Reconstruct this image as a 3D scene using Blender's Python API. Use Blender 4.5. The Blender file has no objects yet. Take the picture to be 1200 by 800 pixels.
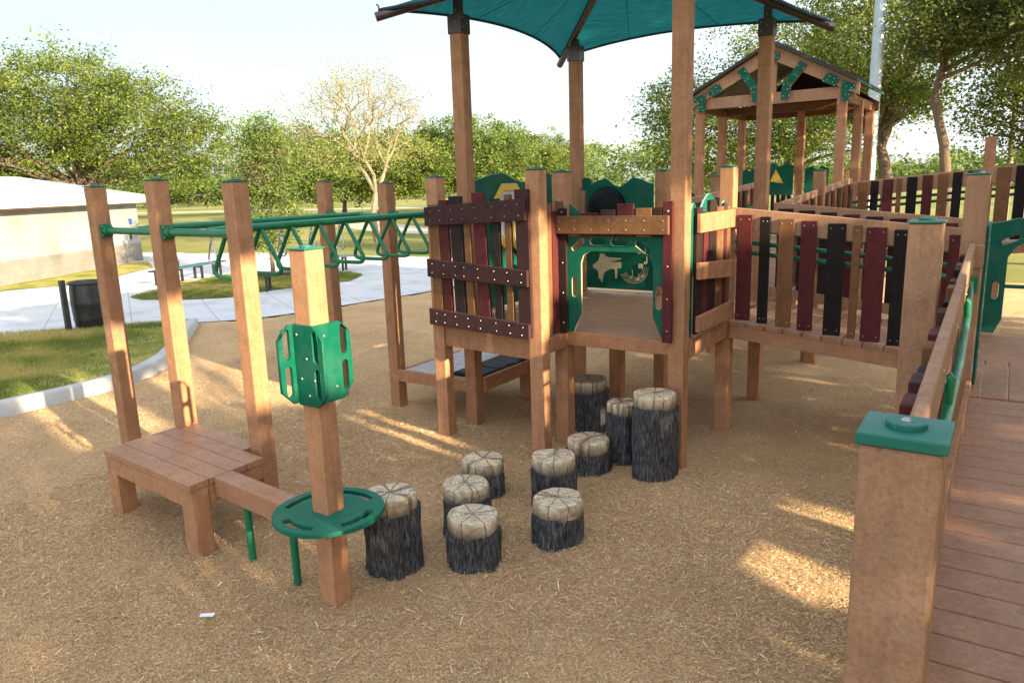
import bpy, bmesh, math, random
import numpy as np
from mathutils import Vector, Matrix
random.seed(7); RNG = np.random.default_rng(7)
SPLIT = True
S = 0.14                      # one post width in metres: the play structure is laid out in post widths
sc = bpy.context.scene
COL = sc.collection
R = math.radians

# ------------------------------------------------------------------ materials
def nt(name):
    m = bpy.data.materials.new(name); m.use_nodes = True
    t = m.node_tree; t.nodes.clear()
    o = t.nodes.new('ShaderNodeOutputMaterial'); b = t.nodes.new('ShaderNodeBsdfPrincipled')
    t.links.new(b.outputs[0], o.inputs[0])
    return m, t, b, o
def N(t, kind, **kw):
    n = t.nodes.new(kind)
    for k, v in kw.items():
        if k.startswith('i_'): n.inputs[k[2:].replace('_', ' ')].default_value = v
        else: setattr(n, k, v)
    return n
def coords(t, scale=(1, 1, 1)):
    c = N(t, 'ShaderNodeTexCoord'); mp = N(t, 'ShaderNodeMapping')
    mp.inputs['Scale'].default_value = scale
    t.links.new(c.outputs['Object'], mp.inputs[0])
    oi = N(t, 'ShaderNodeObjectInfo'); ad = N(t, 'ShaderNodeVectorMath', operation='ADD')
    mu = N(t, 'ShaderNodeMath', operation='MULTIPLY'); mu.inputs[1].default_value = 37.0
    t.links.new(oi.outputs['Random'], mu.inputs[0])
    t.links.new(mp.outputs[0], ad.inputs[0]); t.links.new(mu.outputs[0], ad.inputs[1])
    return ad.outputs[0], oi.outputs['Random']
def noise(t, vec, scale, detail=4, rough=.6):
    n = N(t, 'ShaderNodeTexNoise'); n.inputs['Scale'].default_value = scale
    n.inputs['Detail'].default_value = detail; n.inputs['Roughness'].default_value = rough
    t.links.new(vec, n.inputs['Vector']); return n.outputs['Fac']
def ramp(t, fac, stops):
    r = N(t, 'ShaderNodeValToRGB'); e = r.color_ramp.elements
    while len(e) < len(stops): e.new(.5)
    for el, (p, c) in zip(e, stops): el.position = p; el.color = (*c, 1)
    t.links.new(fac, r.inputs[0]); return r.outputs[0]
def mixc(t, fac, a, b, mode='MIX'):
    m = N(t, 'ShaderNodeMix', data_type='RGBA', blend_type=mode)
    for s, v in ((0, fac), (6, a), (7, b)):
        if isinstance(v, (int, float)): m.inputs[s].default_value = v
        elif isinstance(v, tuple): m.inputs[s].default_value = (*v, 1)
        else: t.links.new(v, m.inputs[s])
    return m.outputs[2]
def bump(t, b, h, strength, dist=.01):
    n = N(t, 'ShaderNodeBump'); n.inputs['Strength'].default_value = strength; n.inputs['Distance'].default_value = dist
    t.links.new(h, n.inputs['Height']); t.links.new(n.outputs[0], b.inputs['Normal'])
def sc3(c, k): return tuple(x * k for x in c)

def m_plastic(name, c, rough=.55, var=.22, scale=1.0, bs=.25, stretch=(1, 1, 1), spec=.4):
    """mottled recycled plastic: large blotches, fine speckle, soft scuffs"""
    m, t, b, o = nt(name)
    v, rnd = coords(t, stretch)
    n1 = noise(t, v, 9 * scale, 6, .65); n2 = noise(t, v, 90 * scale, 3, .7)
    a = ramp(t, n1, [(.28, sc3(c, 1 - var)), (.5, c), (.75, sc3(c, 1 + var))])
    sp = ramp(t, n2, [(.35, (.72, .72, .72)), (.5, (1, 1, 1)), (.68, (1.25, 1.25, 1.25))])
    a = mixc(t, .6, a, sp, 'MULTIPLY')
    ms = N(t, 'ShaderNodeMapping'); ms.inputs['Scale'].default_value = (1, 1, .07); t.links.new(v, ms.inputs[0])
    n3 = noise(t, ms.outputs[0], 26 * scale, 5, .7)
    a = mixc(t, .55, a, ramp(t, n3, [(.3, (.74, .72, .7)), (.5, (1, 1, 1)), (.72, (1.22, 1.24, 1.28))]), 'MULTIPLY')
    n4 = noise(t, v, 3.1 * scale, 7, .75)
    sc_ = ramp(t, n4, [(.60, (0, 0, 0)), (.70, (.5, .5, .5))])
    a = mixc(t, sc_, a, mixc(t, .35, c, (.5, .46, .42)) if max(c) > .15 else sc3(c, 1.5))
    rr = N(t, 'ShaderNodeMapRange'); rr.inputs[3].default_value = .9; rr.inputs[4].default_value = 1.1
    t.links.new(rnd, rr.inputs[0])
    a = mixc(t, 1.0, a, rr.outputs[0], 'MULTIPLY')
    t.links.new(a, b.inputs['Base Color'])
    r2 = ramp(t, n1, [(.3, (rough + .12,) * 3), (.7, (rough - .1,) * 3)])
    t.links.new(r2, b.inputs['Roughness']); b.inputs['Specular IOR Level'].default_value = spec
    bump(t, b, n2, bs, .004)
    return m
def m_plain(name, c, rough=.5, metal=0., spec=.5, bumpk=.08, var=.1, wear=0.):
    m, t, b, o = nt(name)
    v, rnd = coords(t)
    n1 = noise(t, v, 14, 5, .6)
    a = ramp(t, n1, [(.3, sc3(c, 1 - var)), (.7, sc3(c, 1 + var))])
    if wear:                                      # chalky fade and fine scratches
        n5 = noise(t, v, 4.5, 6, .7); a = mixc(t, ramp(t, n5, [(.45, (0, 0, 0)), (.75, (wear,) * 3)]), a, tuple(x * .6 + .10 for x in c))
        for rot in (.5, 2.1):
            ms = N(t, 'ShaderNodeMapping'); ms.inputs['Rotation'].default_value = (rot, rot * .7, rot); ms.inputs['Scale'].default_value = (1, .03, 1); t.links.new(v, ms.inputs[0])
            n6 = noise(t, ms.outputs[0], 60, 2, .5); a = mixc(t, ramp(t, n6, [(.70, (0, 0, 0)), (.76, (wear * .8,) * 3)]), a, tuple(x * .5 + .2 for x in c))
    t.links.new(a, b.inputs['Base Color'])
    n7 = noise(t, v, 7, 5, .7); t.links.new(ramp(t, n7, [(.3, (max(rough - .08, .05),) * 3), (.7, (rough + .14,) * 3)]), b.inputs['Roughness']); b.inputs['Metallic'].default_value = metal
    b.inputs['Specular IOR Level'].default_value = spec
    n2 = noise(t, v, 120, 2, .5); bump(t, b, n2, bumpk, .003)
    return m
M = {}
M['post'] = m_plastic('tan_plastic', (.39, .192, .096), .66, .2, spec=.15)
M['post_pale'] = m_plastic('pale_tan_plastic', (.365, .20, .115), .66, .13, spec=.15)
M['deck'] = m_plastic('deck_plastic', (.37, .187, .10), .46, .12, 1.0, .2, (.5, .5, 1), spec=.35)
M['deck_grey'] = m_plastic('grey_sheen_deck', (.36, .30, .27), .38, .12, 1.0, .15)  # grey base colour carries the sky sheen on the boards
M['brown'] = m_plastic('brown_picket', (.17, .082, .036), .66, .18, spec=.12)
M['maroon'] = m_plastic('maroon_picket', (.088, .019, .019), .62, .2, spec=.14)
M['dark'] = m_plastic('dark_picket', (.030, .016, .013), .62, .22, spec=.14)
M['black'] = m_plastic('black_picket', (.013, .010, .009), .6, .2, spec=.14)
M['purple'] = m_plastic('purple_brown_board', (.055, .025, .023), .62, .18, spec=.14)
M['slate'] = m_plastic('slate_picket', (.028, .02, .018), .62, .18, spec=.14)
M['hdpe'] = m_plain('green_sheet', (.001, .092, .052), .52, 0, .18, .1, .1, .3)
M['hdpe_edge'] = m_plain('pale_green_edge', (.28, .45, .33), .5)
M['cap'] = m_plain('green_cap', (.006, .135, .092), .42, 0, .4, .1, .12, .6)
M['pipe'] = m_plain('green_pipe', (.001, .15, .058), .34, 0, .4, .03, .08, .4)
M['disc'] = m_plain('green_disc', (.002, .125, .072), .55, 0, .22, .1, .1, .4)
M['yellow'] = m_plain('yellow_sheet', (.72, .47, .05), .4)
M['cream'] = m_plain('cream_sheet', (.55, .42, .25), .5)
M['blacksheet'] = m_plain('black_dome', (.006, .006, .007), .6, 0, .2)
M['screw'] = m_plain('steel_screw', (.42, .40, .37), .42, .8)
M['steel'] = m_plain('steel', (.55, .55, .55), .3, .9)
M['brownmetal'] = m_plain('brown_metal', (.05, .03, .026), .3, 0, .6)
M['clear'] = m_plain('pale_window', (.62, .60, .62), .15)
M['roof'] = m_plain('grey_roof', (.03, .026, .024), .6, 0)
M['can'] = m_plain('black_barrel', (.018, .018, .02), .35, 0, .5, .1, .2)
M['blacksteel'] = m_plain('black_steel', (.015, .018, .02), .4)
M['bluebench'] = m_plain('blue_bench', (.03, .085, .11), .4)
M['greybench'] = m_plain('grey_bench', (.25, .26, .26), .5)
M['pole'] = m_plain('galvanised_pole', (.42, .50, .53), .45, .35)
M['wire'] = m_plain('wood_pole', (.2, .16, .11), .8)
M['bluesign'] = m_plain('blue_sign', (.03, .07, .35), .4)
M['white'] = m_plain('white_paint', (.75, .74, .70), .5)
M['roofwhite'] = m_plain('white_roof', (.40, .41, .425), .5)

def m_concrete(name, c, joints=None):
    m, t, b, o = nt(name); v, r = coords(t)
    n1 = noise(t, v, 1.2, 6, .6); n2 = noise(t, v, 40, 4, .6)
    a = ramp(t, n1, [(.3, sc3(c, .78)), (.5, c), (.7, sc3(c, 1.08))])
    a = mixc(t, .35, a, ramp(t, n2, [(.3, (.75, .75, .75)), (.7, (1.1, 1.1, 1.1))]), 'MULTIPLY')
    if joints:
        br = N(t, 'ShaderNodeTexBrick'); br.offset = 0
        br.inputs['Scale'].default_value = 1 / joints; br.inputs['Mortar Size'].default_value = .006
        br.inputs['Brick Width'].default_value = 1; br.inputs['Row Height'].default_value = 1
        br.inputs['Color1'].default_value = br.inputs['Color2'].default_value = (1, 1, 1, 1)
        br.inputs['Mortar'].default_value = (.55, .53, .5, 1)
        c2 = N(t, 'ShaderNodeTexCoord'); mp = N(t, 'ShaderNodeMapping'); mp.inputs['Rotation'].default_value = (0, 0, .5)
        t.links.new(c2.outputs['Object'], mp.inputs[0]); t.links.new(mp.outputs[0], br.inputs[0])
        a = mixc(t, 1., a, br.outputs[0], 'MULTIPLY')
    t.links.new(a, b.inputs['Base Color']); b.inputs['Roughness'].default_value = .85
    bump(t, b, n2, .3, .005); return m
M['concrete'] = m_concrete('concrete', (.57, .56, .54), 1.6)
M['kerb'] = m_concrete('kerb_concrete', (.43, .42, .39))
M['dirt'] = m_concrete('pale_dirt', (.55, .47, .34))

def m_wall():
    m, t, b, o = nt('painted_block'); c = N(t, 'ShaderNodeTexCoord')
    sx = N(t, 'ShaderNodeSeparateXYZ'); t.links.new(c.outputs['Object'], sx.inputs[0])
    v = c.outputs['Object']; n = noise(t, v, 1.2, 5, .6); n2 = noise(t, v, 30, 3, .6)
    st = N(t, 'ShaderNodeMath', operation='GREATER_THAN'); st.inputs[1].default_value = .74; t.links.new(sx.outputs[2], st.inputs[0])
    lo = ramp(t, n, [(.3, (.165, .15, .13)), (.7, (.225, .205, .175))]); hi = ramp(t, n, [(.3, (.265, .258, .24)), (.7, (.325, .322, .31))])
    br = N(t, 'ShaderNodeTexBrick'); br.inputs['Scale'].default_value = 2.5; br.inputs['Mortar Size'].default_value = .012; br.inputs['Brick Width'].default_value = 1.; br.inputs['Row Height'].default_value = .5
    br.inputs['Color1'].default_value = (1, 1, 1, 1); br.inputs['Color2'].default_value = (.93, .93, .93, 1); br.inputs['Mortar'].default_value = (.72, .71, .7, 1)
    dd = N(t, 'ShaderNodeVectorMath', operation='DOT_PRODUCT'); t.links.new(v, dd.inputs[0]); dd.inputs[1].default_value = (-.492, .871, 0); cb = N(t, 'ShaderNodeCombineXYZ'); t.links.new(dd.outputs['Value'], cb.inputs[0]); t.links.new(sx.outputs[2], cb.inputs[1]); t.links.new(cb.outputs[0], br.inputs[0])
    st2 = noise(t, v, .7, 7, .75)
    cc = mixc(t, 1., mixc(t, st.outputs[0], lo, hi), br.outputs[0], 'MULTIPLY'); cc = mixc(t, .7, cc, ramp(t, st2, [(.35, (.78, .76, .72)), (.6, (1.05, 1.05, 1.05))]), 'MULTIPLY')
    t.links.new(cc, b.inputs['Base Color']); b.inputs['Roughness'].default_value = .9
    bump(t, b, n2, .4, .01); return m
M['wall'] = m_wall()

def m_mulch():
    m, t, b, o = nt('wood_mulch'); c = N(t, 'ShaderNodeTexCoord'); v = c.outputs['Object']
    # stringy fibres: voronoi + distorted noise at two directions
    outs = []
    for ang, s in ((.4, 52), (1.7, 46), (2.6, 60)):
        mp = N(t, 'ShaderNodeMapping'); mp.inputs['Rotation'].default_value = (0, 0, ang); mp.inputs['Scale'].default_value = (1, 4.2, 1)
        t.links.new(v, mp.inputs[0])
        n = N(t, 'ShaderNodeTexNoise'); n.inputs['Scale'].default_value = s; n.inputs['Detail'].default_value = 3; n.inputs['Distortion'].default_value = .6
        t.links.new(mp.outputs[0], n.inputs[0]); outs.append(n.outputs['Fac'])
    mx = N(t, 'ShaderNodeMath', operation='MAXIMUM'); t.links.new(outs[0], mx.inputs[0]); t.links.new(outs[1], mx.inputs[1])
    mx2 = N(t, 'ShaderNodeMath', operation='MAXIMUM'); t.links.new(mx.outputs[0], mx2.inputs[0]); t.links.new(outs[2], mx2.inputs[1])
    a = ramp(t, mx2.outputs[0], [(.40, (.19, .105, .045)), (.49, (.44, .27, .128)), (.60, (.66, .44, .23)), (.74, (.84, .64, .39))])
    big = noise(t, v, 1.1, 5, .6)
    a = mixc(t, 1., a, ramp(t, big, [(.3, (.82, .78, .74)), (.7, (1.1, 1.06, 1.0))]), 'MULTIPLY')
    t.links.new(a, b.inputs['Base Color']); b.inputs['Roughness'].default_value = .95; b.inputs['Specular IOR Level'].default_value = .15
    bump(t, b, mx2.outputs[0], .9, .02); return m
M['mulch'] = m_mulch()
def m_chip():
    m, t, b, o = nt('wood_chip'); at = N(t, 'ShaderNodeAttribute'); at.attribute_name = 'tint'
    a = ramp(t, at.outputs['Fac'], [(0, (.20, .11, .048)), (.25, (.44, .27, .125)), (.6, (.67, .45, .235)), (.93, (.84, .65, .39)), (1, (.9, .83, .70))])
    t.links.new(a, b.inputs['Base Color']); b.inputs['Roughness'].default_value = .9; b.inputs['Specular IOR Level'].default_value = .2
    return m
M['chip'] = m_chip()
def m_grass(name, stops, scale=.5):
    m, t, b, o = nt(name); c = N(t, 'ShaderNodeTexCoord'); v = c.outputs['Object']
    n1 = noise(t, v, scale, 6, .65); n2 = noise(t, v, 25, 4, .7)
    a = ramp(t, n1, stops); a = mixc(t, .6, a, ramp(t, n2, [(.3, (.55, .55, .5)), (.7, (1.35, 1.3, 1.2))]), 'MULTIPLY')
    t.links.new(a, b.inputs['Base Color']); b.inputs['Roughness'].default_value = .95; b.inputs['Specular IOR Level'].default_value = .1
    bump(t, b, n2, .7, .03); return m
M['lawn'] = m_grass('lawn', [(.32, (.16, .185, .036)), (.48, (.27, .26, .06)), (.62, (.44, .35, .13))], 1.3)
M['field'] = m_grass('field_grass', [(.3, (.14, .165, .04)), (.5, (.225, .225, .068)), (.7, (.35, .305, .12))], .06)
def m_leaf(name, c1, c2, c3, trans=.33):
    m, t, b, o = nt(name); at = N(t, 'ShaderNodeAttribute'); at.attribute_name = 'tint'
    a = ramp(t, at.outputs['Fac'], [(0, c1), (.5, c2), (1, c3)])
    t.links.new(a, b.inputs['Base Color']); b.inputs['Roughness'].default_value = .55; b.inputs['Specular IOR Level'].default_value = .3
    tr = N(t, 'ShaderNodeBsdfTranslucent'); t.links.new(mixc(t, 1., a, (1.5, 1.5, .8), 'MULTIPLY'), tr.inputs[0])
    mx = N(t, 'ShaderNodeMixShader'); mx.inputs[0].default_value = trans
    t.links.new(b.outputs[0], mx.inputs[1]); t.links.new(tr.outputs[0], mx.inputs[2]); t.links.new(mx.outputs[0], o.inputs[0])
    return m
M['leaf_oak'] = m_leaf('oak_leaves', (.050, .078, .013), (.108, .145, .022), (.215, .24, .042))
M['leaf_green'] = m_leaf('green_leaves', (.052, .092, .018), (.115, .165, .033), (.22, .25, .06))
M['leaf_dark'] = m_leaf('dark_leaves', (.03, .055, .012), (.065, .095, .020), (.14, .15, .035))
M['leaf_dry'] = m_leaf('dry_leaves', (.15, .16, .045), (.25, .245, .08), (.38, .35, .15))
M['grass_blade'] = m_leaf('grass_blades', (.12, .155, .03), (.24, .245, .058), (.46, .37, .15), .35)
def m_bark(name, c):
    m, t, b, o = nt(name); v, r = coords(t, (1, 1, .25)); n = noise(t, v, 14, 5, .7)
    t.links.new(ramp(t, n, [(.3, sc3(c, .55)), (.7, sc3(c, 1.3))]), b.inputs['Base Color']); b.inputs['Roughness'].default_value = .95
    bump(t, b, n, .6, .03); return m
M['bark'] = m_bark('tree_bark', (.14, .10, .065)); M['bark_pale'] = m_bark('pale_bark', (.25, .20, .13))
def m_stumpbark():
    m, t, b, o = nt('stump_bark'); v, r = coords(t, (1, 1, .2))
    n = noise(t, v, 62, 6, .75); n2 = noise(t, v, 5, 3, .6)
    a = ramp(t, n, [(.36, (.012, .012, .012)), (.5, (.055, .055, .055)), (.68, (.185, .182, .178))])
    a = mixc(t, .35, a, ramp(t, n2, [(.35, (.6, .6, .6)), (.7, (1.6, 1.6, 1.7))]), 'MULTIPLY')
    t.links.new(a, b.inputs['Base Color']); b.inputs['Roughness'].default_value = .8; b.inputs['Specular IOR Level'].default_value = .25
    bump(t, b, n, 1., .02); return m
M['stumpbark'] = m_stumpbark()
def m_stumptop():
    """pale sawn wood: growth rings and dark radial drying cracks moulded into the cap"""
    m, t, b, o = nt('stump_top'); c = N(t, 'ShaderNodeTexCoord'); oi = N(t, 'ShaderNodeObjectInfo')
    sx = N(t, 'ShaderNodeSeparateXYZ')
    nz = N(t, 'ShaderNodeTexNoise'); nz.inputs['Scale'].default_value = 9; nz.inputs['Detail'].default_value = 3
    t.links.new(c.outputs['Object'], nz.inputs['Vector'])
    su = N(t, 'ShaderNodeVectorMath', operation='SUBTRACT'); t.links.new(nz.outputs['Color'], su.inputs[0]); su.inputs[1].default_value = (.5, .5, .5)
    sl = N(t, 'ShaderNodeVectorMath', operation='SCALE'); sl.inputs['Scale'].default_value = .055; t.links.new(su.outputs[0], sl.inputs[0])
    ad = N(t, 'ShaderNodeVectorMath', operation='ADD'); t.links.new(c.outputs['Object'], ad.inputs[0]); t.links.new(sl.outputs[0], ad.inputs[1])
    t.links.new(ad.outputs[0], sx.inputs[0])
    an = N(t, 'ShaderNodeMath', operation='ARCTAN2'); t.links.new(sx.outputs[1], an.inputs[0]); t.links.new(sx.outputs[0], an.inputs[1])
    cb = N(t, 'ShaderNodeCombineXYZ'); ml = N(t, 'ShaderNodeMath', operation='MULTIPLY'); ml.inputs[1].default_value = 1.25; t.links.new(an.outputs[0], ml.inputs[0])
    rm = N(t, 'ShaderNodeMath', operation='MULTIPLY'); rm.inputs[1].default_value = 40; t.links.new(oi.outputs['Random'], rm.inputs[0])
    t.links.new(ml.outputs[0], cb.inputs[0]); t.links.new(rm.outputs[0], cb.inputs[1])
    vo = N(t, 'ShaderNodeTexVoronoi', feature='DISTANCE_TO_EDGE', voronoi_dimensions='2D'); vo.inputs['Scale'].default_value = 1.
    vo.inputs['Randomness'].default_value = .75
    t.links.new(cb.outputs[0], vo.inputs['Vector'])
    le = N(t, 'ShaderNodeVectorMath', operation='LENGTH')
    fl = N(t, 'ShaderNodeVectorMath', operation='MULTIPLY'); fl.inputs[1].default_value = (1, 1, 0); t.links.new(ad.outputs[0], fl.inputs[0]); t.links.new(fl.outputs[0], le.inputs[0])
    # crack width constant in metres: edge distance (angle) * radius
    wd = N(t, 'ShaderNodeMath', operation='MULTIPLY'); t.links.new(vo.outputs['Distance'], wd.inputs[0]); t.links.new(le.outputs['Value'], wd.inputs[1])
    crack = ramp(t, wd.outputs[0], [(0, (.12, .09, .06)), (.0025, (.3, .25, .2)), (.007, (1, 1, 1))])
    wv = N(t, 'ShaderNodeMath', operation='SINE'); w2 = N(t, 'ShaderNodeMath', operation='MULTIPLY'); w2.inputs[1].default_value = 210
    t.links.new(le.outputs['Value'], w2.inputs[0]); t.links.new(w2.outputs[0], wv.inputs[0])
    mr = N(t, 'ShaderNodeMapRange'); mr.inputs[1].default_value = -1; t.links.new(wv.outputs[0], mr.inputs[0])
    ring = ramp(t, mr.outputs[0], [(0, (.66, .62, .56)), (.4, (1, 1, 1)), (1, (1.05, 1.05, 1.05))])
    n2 = noise(t, c.outputs['Object'], 22, 5, .65)
    a = ramp(t, n2, [(.30, (.30, .22, .135)), (.5, (.55, .44, .29)), (.70, (.70, .59, .43))])
    tt_ = N(t, 'ShaderNodeAttribute'); tt_.attribute_name = 'tint'
    a = mixc(t, ramp(t, tt_.outputs['Fac'], [(0, (0, 0, 0)), (.35, (.35, .35, .35)), (1, (1, 1, 1))]), (.10, .07, .045), a)     # brown stain moulded in where bark meets wood
    a = mixc(t, .75, a, ring, 'MULTIPLY'); a = mixc(t, .85, a, crack, 'MULTIPLY')
    t.links.new(a, b.inputs['Base Color']); b.inputs['Roughness'].default_value = .65
    bump(t, b, crack, .7, .006); return m
M['stumptop'] = m_stumptop()
def m_fabric():
    m, t, b, o = nt('teal_shade_cloth'); v, r = coords(t); n = noise(t, v, 6, 5, .6)
    wv = N(t, 'ShaderNodeTexNoise'); mp = N(t, 'ShaderNodeMapping'); mp.inputs['Scale'].default_value = (1, 14, 1)
    c = N(t, 'ShaderNodeTexCoord'); t.links.new(c.outputs['Object'], mp.inputs[0]); t.links.new(mp.outputs[0], wv.inputs[0]); wv.inputs['Scale'].default_value = 6; wv.inputs['Detail'].default_value = 4
    a = ramp(t, wv.outputs['Fac'], [(.3, (.006, .115, .108)), (.5, (.012, .155, .145)), (.7, (.028, .205, .19))])
    t.links.new(a, b.inputs['Base Color']); b.inputs['Roughness'].default_value = .8
    tr = N(t, 'ShaderNodeBsdfTranslucent'); t.links.new(a, tr.inputs[0])
    mx = N(t, 'ShaderNodeMixShader'); mx.inputs[0].default_value = .55
    t.links.new(b.outputs[0], mx.inputs[1]); t.links.new(tr.outputs[0], mx.inputs[2]); t.links.new(mx.outputs[0], o.inputs[0]); return m
M['fabric'] = m_fabric()
M['hem'] = m_plain('dark_hem', (.006, .03, .05), .7)

# ------------------------------------------------------------------ geometry helpers (coordinates in post widths)
class MB:
    def __init__(s): s.v = []; s.f = []
    def add(s, vs, fs):
        o = len(s.v); s.v += [tuple(p) for p in vs]; s.f += [tuple(i + o for i in f) for f in fs]; return s
    def box(s, x0, x1, y0, y1, z0, z1):
        return s.add([(x0, y0, z0), (x1, y0, z0), (x1, y1, z0), (x0, y1, z0), (x0, y0, z1), (x1, y0, z1), (x1, y1, z1), (x0, y1, z1)],
                     [(3, 2, 1, 0), (4, 5, 6, 7), (0, 1, 5, 4), (1, 2, 6, 5), (2, 3, 7, 6), (3, 0, 4, 7)])
    def beam(s, p0, p1, w, h, up=(0, 0, 1)):
        p0 = Vector(p0); p1 = Vector(p1); d = (p1 - p0).normalized(); u = Vector(up); sd = d.cross(u).normalized(); u = sd.cross(d).normalized()
        a = sd * w / 2; b = u * h / 2
        q = [p0 - a - b, p0 + a - b, p0 + a + b, p0 - a + b, p1 - a - b, p1 + a - b, p1 + a + b, p1 - a + b]
        return s.add(q, [(0, 1, 2, 3), (7, 6, 5, 4), (4, 5, 1, 0), (5, 6, 2, 1), (6, 7, 3, 2), (7, 4, 0, 3)])
    def hexa(s, q):   # 4 bottom, 4 top
        return s.add(q, [(3, 2, 1, 0), (4, 5, 6, 7), (0, 1, 5, 4), (1, 2, 6, 5), (2, 3, 7, 6), (3, 0, 4, 7)])
    def tube(s, pts, r, n=10, closed=False, caps=True):
        pts = [Vector(p) for p in pts]; L = len(pts); rings = []
        rr = r if isinstance(r, (list, tuple)) else [r] * L
        up = None
        for i, p in enumerate(pts):
            a = pts[(i - 1) % L] if (i > 0 or closed) else p; b = pts[(i + 1) % L] if (i < L - 1 or closed) else p
            d = (b - a).normalized()
            if up is None:
                up = Vector((0, 0, 1)) if abs(d.z) < .9 else Vector((1, 0, 0))
            sd = d.cross(up)
            if sd.length < 1e-4: sd = d.orthogonal()
            sd.normalize(); up = sd.cross(d).normalized()
            rings.append([p + (sd * math.cos(2 * math.pi * k / n) + up * math.sin(2 * math.pi * k / n)) * rr[i] for k in range(n)])
        o = len(s.v)
        for g in rings: s.v += [tuple(q) for q in g]
        for i in range(L if closed else L - 1):
            j = (i + 1) % L
            for k in range(n):
                k2 = (k + 1) % n
                s.f.append((o + i * n + k, o + j * n + k, o + j * n + k2, o + i * n + k2))
        if caps and not closed:
            s.f.append(tuple(o + k for k in range(n))); s.f.append(tuple(o + (L - 1) * n + k for k in reversed(range(n))))
        return s
    def lathe(s, c, prof, n=24):
        o = len(s.v)
        for (r, z) in prof:
            s.v += [(c[0] + r * math.cos(2 * math.pi * k / n), c[1] + r * math.sin(2 * math.pi * k / n), c[2] + z) for k in range(n)]
        for i in range(len(prof) - 1):
            for k in range(n):
                k2 = (k + 1) % n; s.f.append((o + i * n + k, o + i * n + k2, o + (i + 1) * n + k2, o + (i + 1) * n + k))
        s.f.append(tuple(o + k for k in reversed(range(n)))); s.f.append(tuple(o + (len(prof) - 1) * n + k for k in range(n)))
        return s
    def screw(s, p, nrm, r=.07):
        n = Vector(nrm); a = n.orthogonal().normalized(); b = n.cross(a); p = Vector(p)
        k = 8; o = len(s.v)
        s.v += [tuple(p + (a * math.cos(2 * math.pi * i / k) + b * math.sin(2 * math.pi * i / k)) * r) for i in range(k)]
        s.v += [tuple(p + n * .03 + (a * math.cos(2 * math.pi * i / k) + b * math.sin(2 * math.pi * i / k)) * r * .6) for i in range(k)]
        s.f += [(o + i, o + (i + 1) % k, o + k + (i + 1) % k, o + k + i) for i in range(k)]; s.f.append(tuple(o + k + i for i in range(k)))
        return s
    def build(s, name, mat, parent=None, smooth=False, bevel=0.0, loc=None, scale=S, split=False):
        if split:                                   # every separate piece becomes a part of its own
            n = len(s.v); pa = list(range(n))
            def find(i):
                while pa[i] != i: pa[i] = pa[pa[i]]; i = pa[i]
                return i
            for f in s.f:
                for a in f[1:]: pa[find(a)] = find(f[0])
            groups = {}
            for f in s.f: groups.setdefault(find(f[0]), []).append(f)
            out = None
            for fs in groups.values():
                ids = sorted({i for f in fs for i in f}); mp_ = {q: k for k, q in enumerate(ids)}
                p_ = MB(); p_.v = [s.v[i] for i in ids]; p_.f = [tuple(mp_[i] for i in f) for f in fs]
                out = p_.build(name, mat, parent, smooth, bevel, loc, scale)
            return out
        root = parent
        while root is not None and root.parent is not None: root = root.parent
        org = Vector(root.location) if root is not None else (Vector(loc) if loc is not None else Vector((0, 0, 0)))
        me = bpy.data.meshes.new(name)
        v = np.array(s.v, dtype=float) * scale - np.array(org)
        me.from_pydata(v.tolist(), [], s.f); me.update()
        o = bpy.data.objects.new(name, me); COL.objects.link(o)
        if mat: me.materials.append(M[mat])
        if parent is not None: o.parent = parent
        else: o.location = org
        bm = bmesh.new(); bm.from_mesh(me); bmesh.ops.recalc_face_normals(bm, faces=bm.faces); bm.to_mesh(me); bm.free()
        if smooth:
            me.polygons.foreach_set('use_smooth', [True] * len(me.polygons))
            me.set_sharp_from_angle(angle=R(50))
        if bevel:
            b = o.modifiers.new('bevel', 'BEVEL'); b.width = bevel; b.segments = 2; b.limit_method = 'ANGLE'; b.angle_limit = R(40)
        return o
def tag(o, label, cat, group=None, kind=None):
    if label: o['label'] = label
    if cat: o['category'] = cat
    if group: o['group'] = group
    if kind: o['kind'] = kind
    return o
def thing(name, label, cat, loc, group=None):
    o = bpy.data.objects.new(name, None); COL.objects.link(o); o.location = Vector(loc) * S
    o.empty_display_size = .1
    return tag(o, label, cat, group)
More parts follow.
